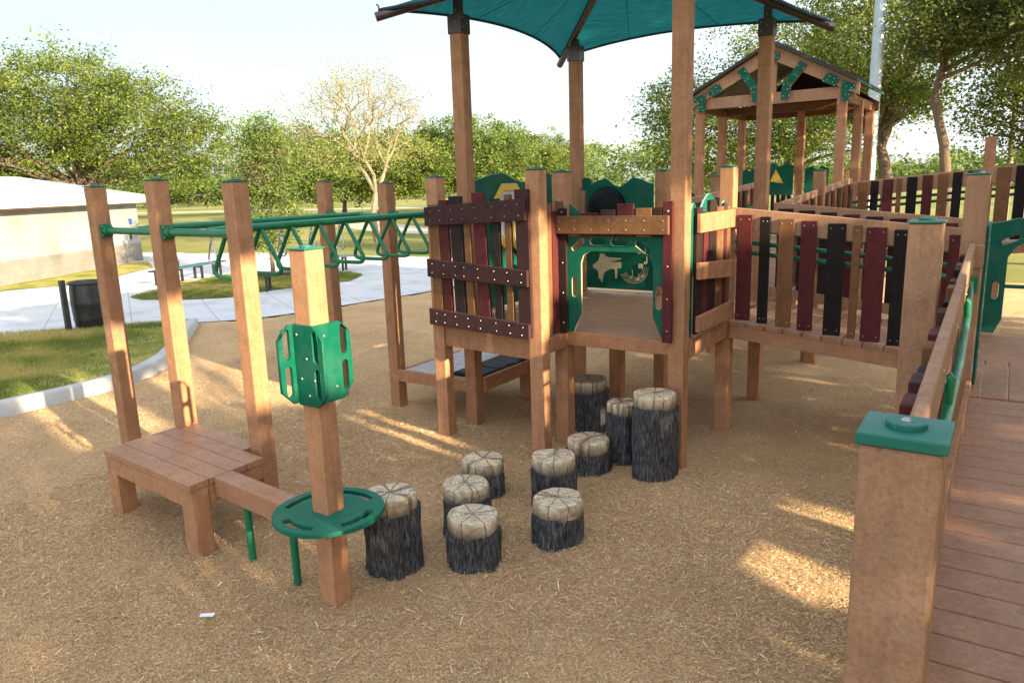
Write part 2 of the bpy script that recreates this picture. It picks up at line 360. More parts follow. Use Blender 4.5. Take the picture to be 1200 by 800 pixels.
def plate(name, mat, parent, origin, ua, va, outer, holes=(), th=.12, bevel=0.0, loc=None, edge=None):
    """flat sheet cut to an outline with holes, standing in the plane of ua/va"""
    cu = bpy.data.curves.new('outline', 'CURVE'); cu.dimensions = '2D'; cu.fill_mode = 'BOTH'; cu.extrude = th * S / 2
    for poly in [outer] + list(holes):
        sp = cu.splines.new('POLY'); sp.points.add(len(poly) - 1); sp.use_cyclic_u = True
        for p, q in zip(sp.points, poly): p.co = (q[0] * S, q[1] * S, 0, 1)
    tmp = bpy.data.objects.new('outline', cu); COL.objects.link(tmp)
    dg = bpy.context.evaluated_depsgraph_get(); me = bpy.data.meshes.new_from_object(tmp.evaluated_get(dg)); me.name = name
    bpy.data.objects.remove(tmp)
    root = parent
    while root is not None and root.parent is not None: root = root.parent
    ua = Vector(ua); va = Vector(va); na = ua.cross(va); og = Vector(origin) * S
    base = Vector(root.location) if root is not None else (Vector(loc) * S if loc else og)
    for v in me.vertices:
        c = v.co.copy(); v.co = og - base + ua * c.x + va * c.y + na * c.z
    o = bpy.data.objects.new(name, me); COL.objects.link(o); me.materials.clear(); me.materials.append(M[mat])
    if parent is not None: o.parent = parent
    else: o.location = base
    bm = bmesh.new(); bm.from_mesh(me); bmesh.ops.remove_doubles(bm, verts=bm.verts, dist=1e-5); bmesh.ops.recalc_face_normals(bm, faces=bm.faces); bm.to_mesh(me); bm.free()
    if edge:
        me.materials.append(M[edge])
        for p in me.polygons:
            if abs(p.normal.dot(na)) < .5: p.material_index = 1
    if bevel:
        b = o.modifiers.new('bevel', 'BEVEL'); b.width = bevel; b.segments = 2; b.limit_method = 'ANGLE'; b.angle_limit = R(60)
    return o
def slot(cx, cy, L, w, ang=0, n=6):
    """rounded slot outline"""
    out = []
    for sgn, a0 in ((1, -math.pi / 2), (-1, math.pi / 2)):
        for i in range(n + 1):
            a = a0 + math.pi * i / n; out.append((sgn * (L - w) / 2 + math.cos(a) * w / 2, math.sin(a) * w / 2))
    c, s_ = math.cos(ang), math.sin(ang)
    return [(cx + x * c - y * s_, cy + x * s_ + y * c) for x, y in out]
def rrect(x0, x1, y0, y1, r, n=5):
    out = []
    for cx, cy, a0 in ((x1 - r, y0 + r, -90), (x1 - r, y1 - r, 0), (x0 + r, y1 - r, 90), (x0 + r, y0 + r, 180)):
        for i in range(n + 1):
            a = R(a0 + 90 * i / n); out.append((cx + r * math.cos(a), cy + r * math.sin(a)))
    return out
def wavy(x0, x1, y0, y1, amp=.5, n=24):
    """panel outline with the scalloped wave top"""
    top = []
    for i in range(n + 1):
        f = i / n; top.append((x1 - (x1 - x0) * f, y1 + amp * math.cos(4 * math.pi * f + math.pi) * (1 if .25 < f < .75 else .6)))
    return [(x0, y0), (x1, y0)] + top
def post(root, rx, ry, z0, z1, mat='post', cap=True, w=1.0, bevel=.008, name='post', capt=.085):
    """square post whose near right edge stands at (rx, ry)"""
    p = MB().box(rx - w, rx, ry, ry + w, z0, z1).build(name, mat, root, bevel=bevel)
    if cap:
        cx, cy = rx - w / 2, ry + w / 2; h = w / 2 + .05
        MB().box(cx - h, cx + h, cy - h, cy + h, z1 + .01, z1 + capt).lathe((cx, cy, z1 + capt - .02), [(.26, 0), (.26, .09), (.245, .11)], 20).build('cap', 'cap', p, bevel=.004)
    return p
def dup(o, parent=None):
    c = o.copy(); COL.objects.link(c)
    if parent is not None: c.parent = parent
    for ch in list(o.children): dup(ch, c)
    return c
X0, X1, X2 = -16.2, -24.85, -33.5
Y0, Y1, Y2 = 43.4, 52.2, 61.2
DK = 8.4     # main deck height

# ================================================================== camera, light, sky
cam = bpy.data.cameras.new('camera'); co = bpy.data.objects.new('camera', cam); COL.objects.link(co); sc.camera = co
F, YAW, PIT, ROL, H = 868.4, R(-33.951), R(11.947), R(-1.847), 18.36
cam.sensor_width = 36; cam.lens = F / 1200 * 36; cam.clip_end = 3000; cam.clip_start = .02
fw = Vector((math.sin(YAW) * math.cos(PIT), math.cos(YAW) * math.cos(PIT), -math.sin(PIT)))
rt = Vector((math.cos(YAW), -math.sin(YAW), 0)); up = rt.cross(fw)
r0 = rt * math.cos(ROL) + up * math.sin(ROL); r1 = rt * -math.sin(ROL) + up * math.cos(ROL)
mw = Matrix((r0, r1, -fw)).transposed().to_4x4(); mw.translation = Vector((0, 0, H * S)); co.matrix_world = mw
SUN_EL, SUN_AZ = R(17), math.atan2(.98, -.2)
sd = Vector((math.sin(SUN_AZ) * math.cos(SUN_EL), math.cos(SUN_AZ) * math.cos(SUN_EL), math.sin(SUN_EL)))
sl = bpy.data.lights.new('sun', 'SUN'); sl.energy = 5; sl.angle = R(.55); sl.color = (1, .84, .58)
so = bpy.data.objects.new('sun', sl); COL.objects.link(so); so.rotation_euler = (-sd).to_track_quat('-Z', 'Y').to_euler(); so.location = (20, -5, 15)
w = bpy.data.worlds.new('World'); sc.world = w; w.use_nodes = True; t = w.node_tree; t.nodes.clear()
sk = t.nodes.new('ShaderNodeTexSky'); sk.sky_type = 'NISHITA'; sk.sun_disc = False; sk.sun_elevation = SUN_EL; sk.sun_rotation = SUN_AZ
sk.air_density = 1.0; sk.dust_density = 1.5; sk.ozone_density = 1.0
bg = t.nodes.new('ShaderNodeBackground'); bg.inputs[1].default_value = .085
wo = t.nodes.new('ShaderNodeOutputWorld')
tc = t.nodes.new('ShaderNodeTexCoord'); mp = t.nodes.new('ShaderNodeMapping'); mp.inputs['Scale'].default_value = (1, 1, 2.6)
t.links.new(tc.outputs['Generated'], mp.inputs[0])
cn = t.nodes.new('ShaderNodeTexNoise'); cn.inputs['Scale'].default_value = 1.6; cn.inputs['Detail'].default_value = 7; cn.inputs['Roughness'].default_value = .55
t.links.new(mp.outputs[0], cn.inputs[0])
cr = t.nodes.new('ShaderNodeValToRGB'); cr.color_ramp.elements[0].position = .33; cr.color_ramp.elements[0].color = (.05, .05, .05, 1); cr.color_ramp.elements[1].position = .62; cr.color_ramp.elements[1].color = (.8, .8, .8, 1)
t.links.new(cn.outputs[0], cr.inputs[0])
mx = t.nodes.new('ShaderNodeMix'); mx.data_type = 'RGBA'
t.links.new(cr.outputs[0], mx.inputs[0]); t.links.new(sk.outputs[0], mx.inputs[6]); 
dt = t.nodes.new('ShaderNodeVectorMath'); dt.operation = 'DOT_PRODUCT'; t.links.new(tc.outputs['Generated'], dt.inputs[0]); dt.inputs[1].default_value = sd
mr = t.nodes.new('ShaderNodeMapRange'); mr.inputs[1].default_value = -1; mr.inputs[2].default_value = 1; mr.inputs[3].default_value = .42; mr.inputs[4].default_value = 1.9; t.links.new(dt.outputs['Value'], mr.inputs[0])
vc = t.nodes.new('ShaderNodeVectorMath'); vc.operation = 'SCALE'; vc.inputs[0].default_value = (5.3, 5.75, 6.5); t.links.new(mr.outputs[0], vc.inputs['Scale'])
t.links.new(vc.outputs[0], mx.inputs[7])   # thin cirrus veil, brighter towards the sun as thin cloud is
t.links.new(mx.outputs[2], bg.inputs[0]); t.links.new(bg.outputs[0], wo.inputs[0])
sc.view_settings.view_transform = 'Standard'; sc.view_settings.look = 'None'; sc.view_settings.exposure = 1.8; sc.view_settings.gamma = 1
try: sc.view_settings.use_curve_mapping = False
except Exception: pass
sc.render.engine = 'CYCLES'
sc.cycles.max_bounces = 8; sc.cycles.transparent_max_bounces = 8

# ================================================================== PLAY STRUCTURE
# ---- low stepping platform with two tall posts
r = thing('stepping_platform', 'low brown plank platform on square legs with two tall posts, left of the green disc', 'platform', (-38, 23, 0))
def py(x, tt): return 20.62 + tt - .085 * (x + 42.7)
def plank(x0, x1, t0, t1, z0, z1, mb):
    mb.hexa([(x0, py(x0, t0), z0), (x1, py(x1, t0), z0), (x1, py(x1, t1), z0), (x0, py(x0, t1), z0),
             (x0, py(x0, t0), z1), (x1, py(x1, t0), z1), (x1, py(x1, t1), z1), (x0, py(x0, t1), z1)])
mb = MB()
for x1, t0, t1, x0 in ((-33.15, 0, 1.12, -42.7), (-33.15, 1.16, 2.3, -42.7), (-33.15, 2.34, 3.42, -42.7), (-33.15, 3.46, 4.56, -42.7), (-35.25, 4.6, 5.7, -42.2)):
    plank(x0, x1, t0, t1, 3.72, 4.1, mb)
mb.build('deck_boards', 'deck', r, bevel=.005)
mb = MB(); plank(-41.75, -34.2, .05, .4, 2.75, 3.70, mb); plank(-41.9, -33.25, 4.2, 4.5, 2.9, 3.70, mb)
mb.hexa([(-33.6, py(-33.4, 1.1), 2.75), (-33.2, py(-33.4, 1.1), 2.75), (-33.2, py(-33.4, 4.2), 2.75), (-33.6, py(-33.4, 4.2), 2.75),
         (-33.6, py(-33.4, 1.1), 3.70), (-33.2, py(-33.4, 1.1), 3.70), (-33.2, py(-33.4, 4.2), 3.70), (-33.6, py(-33.4, 4.2), 3.70)])
mb.build('fascia', 'post', r, bevel=.004, split=True)
for a, b in ((-41.72, 20.66), (-33.17, 19.9)):
    MB().box(a - 1, a, b, b + 1, -.4, 3.71).build('leg', 'post', r, bevel=.008, split=True)
post(r, -42.25, 25.45, -.3, 19.25); post(r, -34.25, 25.05, -.3, 18.95)
# ---- balance beam
r = thing('balance_beam', 'narrow brown balance beam on two thin green legs leading to the green disc', 'balance beam', (-29, 21.3, 0))
MB().hexa([(-33.1, 21.2, 3.05), (-24.75, 20.42, 3.05), (-24.75, 21.5, 3.05), (-33.1, 22.3, 3.05),
           (-33.1, 21.2, 4.1), (-24.75, 20.42, 4.1), (-24.75, 21.5, 4.1), (-33.1, 22.3, 4.1)]).build('beam', 'deck', r, bevel=.006)
for x, y in ((-31.0, 21.5), (-27.1, 21.1)):
    MB().tube([(x, y, -.3), (x, y, 3.06)], .19, 12).build('leg', 'pipe', r, True)
# ---- disc post
r = thing('disc_post', 'tan square post ringed by a flat green standing disc with a green grip panel above', 'climbing post', (-24.2, 20.9, 0))
post(r, -23.72, 20.41, -.5, 16.0)
ring = [(2.45 * math.cos(2 * math.pi * k / 64), 2.45 * math.sin(2 * math.pi * k / 64)) for k in range(64)]
def arc_slot(a0, r0_, r1_, half):
    o = [(r1_ * math.cos(a0 + half * (k / 8 * 2 - 1)), r1_ * math.sin(a0 + half * (k / 8 * 2 - 1))) for k in range(9)]
    i = [(r0_ * math.cos(a0 + half * (k / 8 * 2 - 1)), r0_ * math.sin(a0 + half * (k / 8 * 2 - 1))) for k in range(9)]
    return o + i[::-1]
sq = [(-.53, -.53), (.53, -.53), (.53, .53), (-.53, .53)]
plate('standing_disc', 'disc', r, (-24.22, 20.91, 4.36), (1, 0, 0), (0, 1, 0), ring, [sq] + [arc_slot(R(a), 1.72, 2.08, R(27)) for a in (0, 90, 180, 270)], .22, .006)
g = thing_grip = None
def grip(pts, holes, origin, ua, va): return plate('grip_panel', 'hdpe', r, origin, ua, va, pts, holes, .15, .006)
# three sheets set like a pinwheel round the post
def octo(L, Ht, c): return [(0, 0), (L - c, 0), (L, c), (L, Ht - c), (L - c, Ht), (0, Ht)]
hs = lambda L: [slot(L - .42, 1.0, 1.35, .36, R(90)), slot(L - .42, 2.6, 1.35, .36, R(90))]
gp = grip(octo(1.95, 3.4, .6), hs(1.95), (-24.80, 21.4, 9.5), (0, -1, 0), (0, 0, 1))
gp2 = grip(octo(1.72, 3.5, .55), hs(1.72), (-24.72, 20.32, 9.42), (1, 0, 0), (0, 0, 1))
gp3 = grip(octo(1.98, 3.4, .6), hs(1.98), (-23.63, 20.4, 9.5), (0, 1, 0), (0, 0, 1))
mb = MB()
for x, z in ((-24.5, 12.5), (-24.0, 11.5), (-24.4, 10.6), (-23.6, 10.6), (-24.0, 9.9)): mb.screw((x, 20.24, z), (0, -1, 0), .065)
mb.build('bolt', 'screw', gp2, split=True)
mb = MB()
for y, z in ((20.9, 12.4), (20.8, 11.2), (21.4, 10.1)): mb.screw((-23.55, y, z), (1, 0, 0), .065)
mb.build('bolt', 'screw', gp3, split=True)
mb = MB().hexa([(-23.72, 20.55, 3.3), (-23.4, 20.55, 3.5), (-23.4, 21.25, 3.5), (-23.72, 21.25, 3.3), (-23.72, 20.55, 4.24), (-22.9, 20.55, 4.24), (-22.9, 21.25, 4.24), (-23.72, 21.25, 4.24)])
mb.hexa([(-24.55, 20.2, 3.5), (-23.85, 20.2, 3.5), (-23.85, 20.41, 3.3), (-24.55, 20.41, 3.3), (-24.55, 19.7, 4.24), (-23.85, 19.7, 4.24), (-23.85, 20.41, 4.24), (-24.55, 20.41, 4.24)])
mb.build('bracket', 'brown', r, bevel=.004, split=True)

# ---- overhead ladders
RZ = 16.2
def flange(mb, x, y, z):
    mb.box(x, x + .12, y - .38, y + .38, z - .42, z + .42)
    mb.tube([(x + .1, y, z), (x + .55, y, z)], .33, 14)
r = thing('loop_ladder', 'green overhead rail with triangular loop rungs running from the left posts to the tower', 'overhead ladder', (-38.2, 36, 0))
mb = MB().tube([(-38.25, 26.0, RZ + .05)] + [(-38.25, 26 + 1.2 * k, RZ + .1) for k in range(1, 19)], .24, 12)
rail = mb.build('rail', 'pipe', r, True)
for y, xa, xb, yb in ((25.95, -42.2, -35.2, 25.55), (45.3, -41.8, -34.45, 45.1)):
    mb = MB().tube([(xa, y, RZ), (xb, yb, RZ)], .23, 12); flange(mb, xa - .02, y, RZ); mb.box(xb - .12, xb + .02, yb - .38, yb + .38, RZ - .42, RZ + .42)
    c = mb.build('crossbar', 'pipe', r, True)
    s = MB()
    for dy in (-.27, .27):
        for dz in (-.3, .3): s.screw((xa + .11, y + dy, RZ + dz), (1, 0, 0), .06)
    s.build('bolt', 'screw', c, split=True)
def loop_mb(y):
    hw, dr, rad = 1.92, 2.65, .72
    a = Vector((0, 0, 0)); pts = []
    ap = Vector((-38.25, y, RZ - .1)); L = ap + Vector((-hw, 0, -dr)); Rr = ap + Vector((hw, 0, -dr))
    def corner(p, q, s):   # rounded corner at q between p and s
        out = []; u = (p - q).normalized() * rad * 1.3; v = (s - q).normalized() * rad * 1.3
        for k in range(7):
            t_ = k / 6; out.append((1 - t_) ** 2 * (q + u) + 2 * t_ * (1 - t_) * q + t_ ** 2 * (q + v))
        return out
    pts = [ap + Vector((-.12, 0, 0))] + corner(ap, L, Rr) + corner(L, Rr, ap) + [ap + Vector((.12, 0, 0))]
    return MB().tube(pts, .135, 10)
lp = loop_mb(27.3).build('loop_rung', 'pipe', r, True)
for k in range(1, 8):
    c = lp.copy(); COL.objects.link(c); c.parent = r; c.location = (0, 2.33 * S * k, 0)
r = thing('ring_ladder', 'green overhead rail on three tan posts carrying hanging steel rings, behind the loop rungs', 'overhead ladder', (-46, 36, 0))
post(r, -50.45, 26.1, -.3, 19.05); post(r, -49.2, 45.0, -.3, 19.1)
MB().tube([(-46.3, 26.6, RZ + .05)] + [(-46.3 + .04 * k, 26.6 + 1.2 * k, RZ + .1) for k in range(1, 17)], .24, 12).build('rail', 'pipe', r, True)
for xa, ya, xb, yb in ((-50.4, 26.65, -43.3, 26.1), (-49.15, 45.5, -42.9, 45.3)):
    mb = MB().tube([(xa, ya, RZ), (xb, yb, RZ)], .22, 12); flange(mb, xa - .02, ya, RZ); mb.box(xb - .1, xb + .03, yb - .38, yb + .38, RZ - .42, RZ + .42)
    c = mb.build('crossbar', 'pipe', r, True)
    s = MB()
    for dy in (-.27, .27):
        for dz in (-.3, .3): s.screw((xa + .11, ya + dy, RZ + dz), (1, 0, 0), .06)
    s.build('bolt', 'screw', c, split=True)
ring_lab = ['steel ring on a short chain hanging nearest the leftmost tall posts', 'steel ring on chain just left of the first triangular loop rung', 'steel ring on chain hanging behind the first triangular loop rung',
            'steel ring on chain hanging behind the green post cap of the disc post', 'steel ring on chain hanging between the fourth and fifth loop rungs', 'steel ring on chain hanging farthest along the green rail, nearest the tower']
def ring_thing(y, k):
    x = -46.25 + .033 * (y - 26.6)
    t_ = thing('hanging_ring', ring_lab[k], 'trapeze ring', (x, y, RZ - .1), 'steel rings hanging from the overhead rail')
    mb = MB()
    for j in range(3):
        z = RZ - .3 - .3 * j; h = j % 2
        mb.tube([(x + (.1 * math.cos(a) if h else 0), y + (0 if h else .1 * math.cos(a)), z + .19 * math.sin(a)) for a in [2 * math.pi * i / 10 for i in range(10)]], .045, 6, True)
    mb.build('chain', 'steel', t_, True)
    pts = [(x - .12, y, RZ - 1.15), (x - .5, y, RZ - 2.2), (x - .42, y, RZ - 2.5), (x - .2, y, RZ - 2.6), (x + .2, y, RZ - 2.6), (x + .42, y, RZ - 2.5), (x + .5, y, RZ - 2.2), (x + .12, y, RZ - 1.15)]
    MB().tube(pts, .07, 8, True).build('ring_handle', 'steel', t_, True)
for k in range(6): ring_thing(28.6 + 2.9 * k, k)

# ---- low entry decks
r = thing('low_deck', 'low plank deck with grey boards below the tower end of the loop rungs', 'deck', (-38, 49, 0))
post(r, -41.85, 44.83, -.4, 18.75); post(r, -42.2, 60.6, -.3, 19.2)
mb = MB()
for k in range(7): mb.box(-41.4, -33.6, 45.2 + 1.2 * k, 46.35 + 1.2 * k, 3.12, 3.42)
mb.build('deck_boards', 'deck_grey', r, bevel=.004)
mb = MB().box(-41.85, -34.4, 44.84, 45.16, 2.45, 3.44).box(-33.58, -33.25, 45.45, 53.2, 2.5, 3.6).box(-41.8, -41.45, 45.85, 53.2, 2.45, 3.44).box(-41.4, -33.6, 53.64, 53.95, 2.45, 3.44)
mb.build('fascia', 'post', r, bevel=.004, split=True)
MB().box(-42.8, -41.86, 52.6, 53.55, -.3, 3.0).box(-33.24, -32.3, 52.6, 53.55, -.3, 3.0).build('leg', 'post', r, bevel=.006, split=True)
mb = MB().box(-36.6, -33.62, 45.5, 53, 3.44, 3.66); mb.box(-36.4, -33.8, 45.7, 48, 3.66, 3.72).box(-36.4, -33.8, 48.2, 50.5, 3.66, 3.72)
tag(mb.build('transfer_step', 'blacksheet', None, bevel=.006, loc=Vector((-35, 49, 3.45)) * S), 'black moulded step sitting on the low deck behind the second post from the picket panel', 'step')
r = thing('entry_deck', 'raised deck bay on two tall posts carrying the crooked picket panel near the stumps', 'deck', (-29, 42, 0))
post(r, -33.62, 41.1, -.4, 19.0); post(r, -24.52, 39.9, -.4, 19.2)
MB().hexa([(-33.62, 41.25, 7.0), (-25.52, 40.15, 7.0), (-25.52, 40.5, 7.0), (-33.62, 41.6, 7.0), (-33.62, 41.25, 8.38), (-25.52, 40.15, 8.38), (-25.52, 40.5, 8.38), (-33.62, 41.6, 8.38)]).box(-24.85, -24.53, 40.95, 43.3, 7.4, 8.4).build('fascia', 'post', r, bevel=.005, split=True)
mb = MB()
for k in range(2): mb.hexa([(-34.4, 42.2 + k * 1.1 - .55 * (k == 0), 8.1), (-24.9, 41 + k * 1.2 - .45 * (k == 0), 8.1), (-24.9, 42.15 + k * 1.2, 8.1), (-34.4, 42.25 + k * 1.1, 8.1), (-34.4, 42.2 + k * 1.1 - .55 * (k == 0), 8.41), (-24.9, 41 + k * 1.2 - .45 * (k == 0), 8.41), (-24.9, 42.15 + k * 1.2, 8.41), (-34.4, 42.25 + k * 1.1, 8.41)])
mb.build('deck_boards', 'deck_grey', r)
# crooked picket panel
r = thing('picket_panel', 'crooked panel of brown, maroon and black pickets with three dark purple rails', 'fence panel', (-29.6, 40.3, 8.6))
def pyy(x, off): return 41.0 + off - .13 * (x + 34.2)
def px_(p): return -34.25 + (p - 499.5) * .0704
PK = [(500.4, 514.5, 502.5, 515, 'brown', 17.15, 8.7), (515.6, 527.5, 518, 528.5, 'maroon', 17.45, 8.7), (529.5, 546.5, 533.5, 546.5, 'slate', 17.7, 8.65), (548.5, 556, 550.5, 560, 'brown', 17.3, 8.7), (560.5, 576, 565, 580, 'maroon', 17.9, 8.65), (584, 594.5, 586.5, 595.5, 'slate', 17.5, 8.7), (601, 608.5, 601, 609, 'brown', 17.75, 8.65), (613.5, 629.3, 615.5, 630, 'purple', 18.05, 8.6)]
for a, b, a2, b2, mt, zt, zb in PK:
    xa, xb, xc, xd = px_(a), px_(b), px_(a2), px_(b2)
    MB().hexa([(xc, pyy(xc, -.28), zb), (xd, pyy(xd, -.28), zb), (xd, pyy(xd, -.02), zb), (xc, pyy(xc, -.02), zb),
               (xa, pyy(xa, -.28), zt), (xb, pyy(xb, -.28), zt), (xb, pyy(xb, -.02), zt), (xa, pyy(xa, -.02), zt)]).build('picket', mt, r, bevel=.005)
for x0, x1, za, zb, zc, zd in ((-34.35, -25.2, 15.69, 16.98, 16.12, 17.5), (-34.33, -25.15, 12.12, 13.4, 11.95, 13.0), (-34.35, -25.1, 8.66, 9.85, 8.55, 9.55)):
    b = MB().hexa([(x0, pyy(x0, -.56), za), (x1, pyy(x1, -.56), zc), (x1, pyy(x1, -.29), zc), (x0, pyy(x0, -.29), za), (x0, pyy(x0, -.56), zb), (x1, pyy(x1, -.56), zd), (x1, pyy(x1, -.29), zd), (x0, pyy(x0, -.29), zb)]).build('rail', 'purple', r, bevel=.005)
    s = MB()
    for a, b_, *_ in PK:
        x = px_((a + b_) / 2) + random.uniform(-.1, .1); f = (x - x0) / (x1 - x0); zl = za + (zc - za) * f; zh = zb + (zd - zb) * f
        for q in (.25, .75): s.screw((x + random.uniform(-.08, .08), pyy(x, -.565), zl + (zh - zl) * q), (-.13, -1, 0), .042)
    s.build('screw', 'screw', b, split=SPLIT)
# side wall between the two front posts
r = thing('side_wall', 'narrow wall of upright boards between the crooked picket panel and the arch doorway', 'fence panel', (-24.6, 41.9, 8.5))
for y0, y1, mt, zt in ((40.95, 41.7, 'brown', 17.1), (41.8, 42.5, 'maroon', 16.6), (42.55, 43.25, 'brown', 17.2)):
    MB().box(-24.95, -24.7, y0, y1, 8.5, zt).build('board', mt, r, bevel=.004)

# ---- play tower deck
r = thing('play_tower', 'raised brown playground deck on tan posts, open behind the green arch panel', 'play structure', (-24.9, 52.5, 0))
for a, b in ((-24.6, 43.3), (X1, Y2), (-16.13, 51.9)): post(r, a, b, -.3, 19.05)
for a, b in ((X1, Y1), (X2, Y1)): post(r, a, b, -.3, 8.0, cap=False)
mb = MB()
for k in range(14):
    y = 43.75 + 1.27 * k; xa = -34.4
    mb.box(xa, -16.55, y, y + 1.22, 8.12, 8.4)
mb.build('deck_boards', 'deck', r, bevel=.003)
MB().box(-24.58, -17.22, 43.3, 43.72, 7.5, 8.4).box(-16.52, -16.2, 43.98, 51.88, 7.2, 8.4).box(-24.84, -24.55, 52.3, 61.1, 7.2, 8.1).box(-33.3, -25.9, 61.6, 61.95, 7.3, 8.4).build('fascia', 'post', r, bevel=.005, split=True)
MB().box(-24.4, -16.6, 47.6, 48, 7.4, 8.1).box(-33.3, -25, 47.6, 48, 7.4, 8.1).build('joist', 'brown', r, split=True)
# arch panel
r = thing('arch_panel', 'green arch doorway panel with oval slots, maroon frame boards and a brown lintel', 'play panel', (-20.8, 43, 8.4))
op = [(-23.78, 8.55), (-23.16, 9.9), (-23.16, 13.2), (-22.98, 13.7), (-22.5, 13.98), (-18.85, 13.98), (-18.4, 13.75), (-18.14, 13.2), (-18.14, 9.95), (-17.5, 8.55)]
outl = [(-24.2, 8.55)] + op + [(-17.35, 8.55), (-17.35, 15.3), (-24.2, 15.3)]
sl_ = [slot(-23.65, 11.6, 1.35, .42, R(90)), slot(-17.75, 11.2, 1.45, .42, R(90)), slot(-21.95, 14.62, 1.15, .5), slot(-20.45, 14.6, 1.2, .5), slot(-23.35, 14.4, 1.15, .38, R(38)), slot(-18.85, 14.3, 1.2, .42, R(-36))]
p = plate('arch_sheet', 'hdpe', r, (0, 42.85, 0), (1, 0, 0), (0, 0, 1), outl, sl_, .16, .004, edge='cream')
MB().box(-24.7, -24.12, 42.5, 42.75, 8.5, 16.75).build('frame_board', 'dark', r, bevel=.006, split=True)
MB().box(-17.42, -16.8, 42.5, 42.75, 8.45, 17.1).build('frame_board', 'maroon', r, bevel=.006, split=True)
lt = MB().box(-24.68, -16.95, 42.18, 42.46, 15.12, 16.26).build('lintel', 'brown', r, bevel=.006)
for a, b, zt, mt in ((-23.95, -23.1, 16.2, 'brown'), (-23.0, -21.8, 16.42, 'maroon'), (-21.6, -20.6, 16.62, 'purple'), (-20.45, -19.35, 16.98, 'maroon'), (-19.2, -18.15, 16.7, 'brown'), (-18.05, -17.5, 16.72, 'dark')):
    MB().box(a, b, 42.5, 42.73, 14.95, zt).build('picket', mt, r, bevel=.005)
s = MB()
for x in (-24.4, -23.3, -22.1, -20.9, -19.7, -18.5, -17.3):
    for z in (15.4, 15.95): s.screw((x, 42.17, z), (0, -1, 0), .042)
s.build('screw', 'screw', lt, split=SPLIT)
s = MB()
for z in (9.2, 11.2, 13.2, 16.5): s.screw((-24.4, 42.49, z), (0, -1, 0), .06).screw((-17.1, 42.49, z), (0, -1, 0), .06)
s.build('screw', 'screw', r, split=SPLIT)
plate('gusset', 'hdpe', r, (0, 43.05, 0), (1, 0, 0), (0, 0, 1), [(-24.1, 16.1), (-22.9, 16.1), (-24.1, 17.0)], (), .12)
# side gate between front post and corner post
r = thing('side_gate', 'side panel of dark pickets and three brown rails before a scalloped green sheet', 'fence panel', (-16, 47.6, 8.6))
sca = [(43.97, 8.55), (44.55, 8.55), (44.55, 15.0), (51.8, 15.0), (51.8, 16.4)]
def scal(y0, y1, z, h, n=8): return [(y1 - (y1 - y0) * k / n, z + h * math.sin(math.pi * k / n)) for k in range(n + 1)]
sca += scal(49.6, 51.4, 16.3, .55) + scal(45.6, 49.3, 16.3, 1.1, 12) + scal(44.0, 45.2, 16.3, .6)
plate('green_backing', 'hdpe', r, (-16.32, 0, 0), (0, 1, 0), (0, 0, 1), sca, (), .14, .004, edge='hdpe_edge')
for a, b, mt, zt in ((44.55, 45.6, 'dark', 16.6), (45.9, 46.75, 'maroon', 16.3), (46.95, 48.2, 'dark', 17.0), (48.35, 49.7, 'brown', 16.5), (49.8, 50.35, 'maroon', 16.7), (50.45, 51.2, 'brown', 16.3)):
    MB().box(-16.22, -16.02, a, b, 8.7, zt).build('picket', mt, r, bevel=.004)
for z0, z1, z2, z3 in ((15.08, 16.24, 15.03, 16.25), (12.21, 13.27, 11.6, 12.79), (8.87, 9.87, 8.72, 9.9)):
    MB().hexa([(-16.0, 44.45, z0), (-15.74, 44.45, z0), (-15.74, 51.3, z2), (-16.0, 51.3, z2), (-16.0, 44.45, z1), (-15.74, 44.45, z1), (-15.74, 51.3, z3), (-16.0, 51.3, z3)]).build('rail', 'post', r, bevel=.005)
# music panel at the back of the deck
r = thing('music_panel', 'wavy green panel with cream grand piano, curling music notes and black dome', 'play panel', (-29, 61, 8.5))
plate('green_sheet', 'hdpe', r, (0, 61.05, 0), (1, 0, 0), (0, 0, 1), wavy(-32.4, -25.85, 8.75, 18.3, .42), (), .16, .004, edge='hdpe_edge')
def pz(zx, zy):
    p_, v_ = 680 + zx / 6.154, 270 + zy / 6.154
    return (-31.98 + (p_ - 693) * .0849, 8.7 + (338.2 + (p_ - 693) * .06 - v_) * .0802)
pi = [(98, 255), (108, 244), (122, 243), (124, 232), (140, 222), (152, 176), (168, 172), (172, 180), (186, 178), (184, 190), (206, 203), (304, 212), (302, 222), (220, 235), (300, 240), (304, 280), (275, 286), (276, 352), (262, 354), (258, 288), (232, 284), (192, 300), (176, 318), (168, 374), (158, 374), (156, 358), (142, 352), (136, 300), (118, 282), (100, 276)]
plate('piano_motif', 'cream', r, (0, 60.92, 0), (1, 0, 0), (0, 0, 1), [pz(*q) for q in pi][::-1], (), .06)
mb = MB()
for k in range(4):
    pts = []
    for i in range(19):
        a = R(200 + i * 9.2); rr_ = 98 - k * 13
        q = pz(395 + rr_ * math.cos(a), 290 - rr_ * math.sin(a)); pts.append((q[0], 60.9, q[1]))
    mb.tube(pts, .022, 5)
for zx, zy, h in ((375, 345, 50), (420, 360, 40), (455, 340, 45), (475, 250, 45), (465, 180, 35), (432, 180, 30)):
    q = pz(zx, zy); q2 = pz(zx + 8, zy - h)
    mb.add([(q[0] + .17 * math.cos(a), 60.86, q[1] + .12 * math.sin(a)) for a in [2 * math.pi * i / 10 for i in range(10)]], [tuple(range(10))]).tube([(q[0] + .14, 60.88, q[1]), (q2[0], 60.88, q2[1])], .035, 5)
q = pz(440, 272); mb.box(q[0] - .18, q[0] + .22, 60.85, 60.93, q[1] - .2, q[1] + .22)
mb.build('music_motif', 'cream', r)
prof = [(1.9, 0), (1.75, .5), (1.4, .95), (.9, 1.25), (.3, 1.38)]
mb = MB(); n = 28
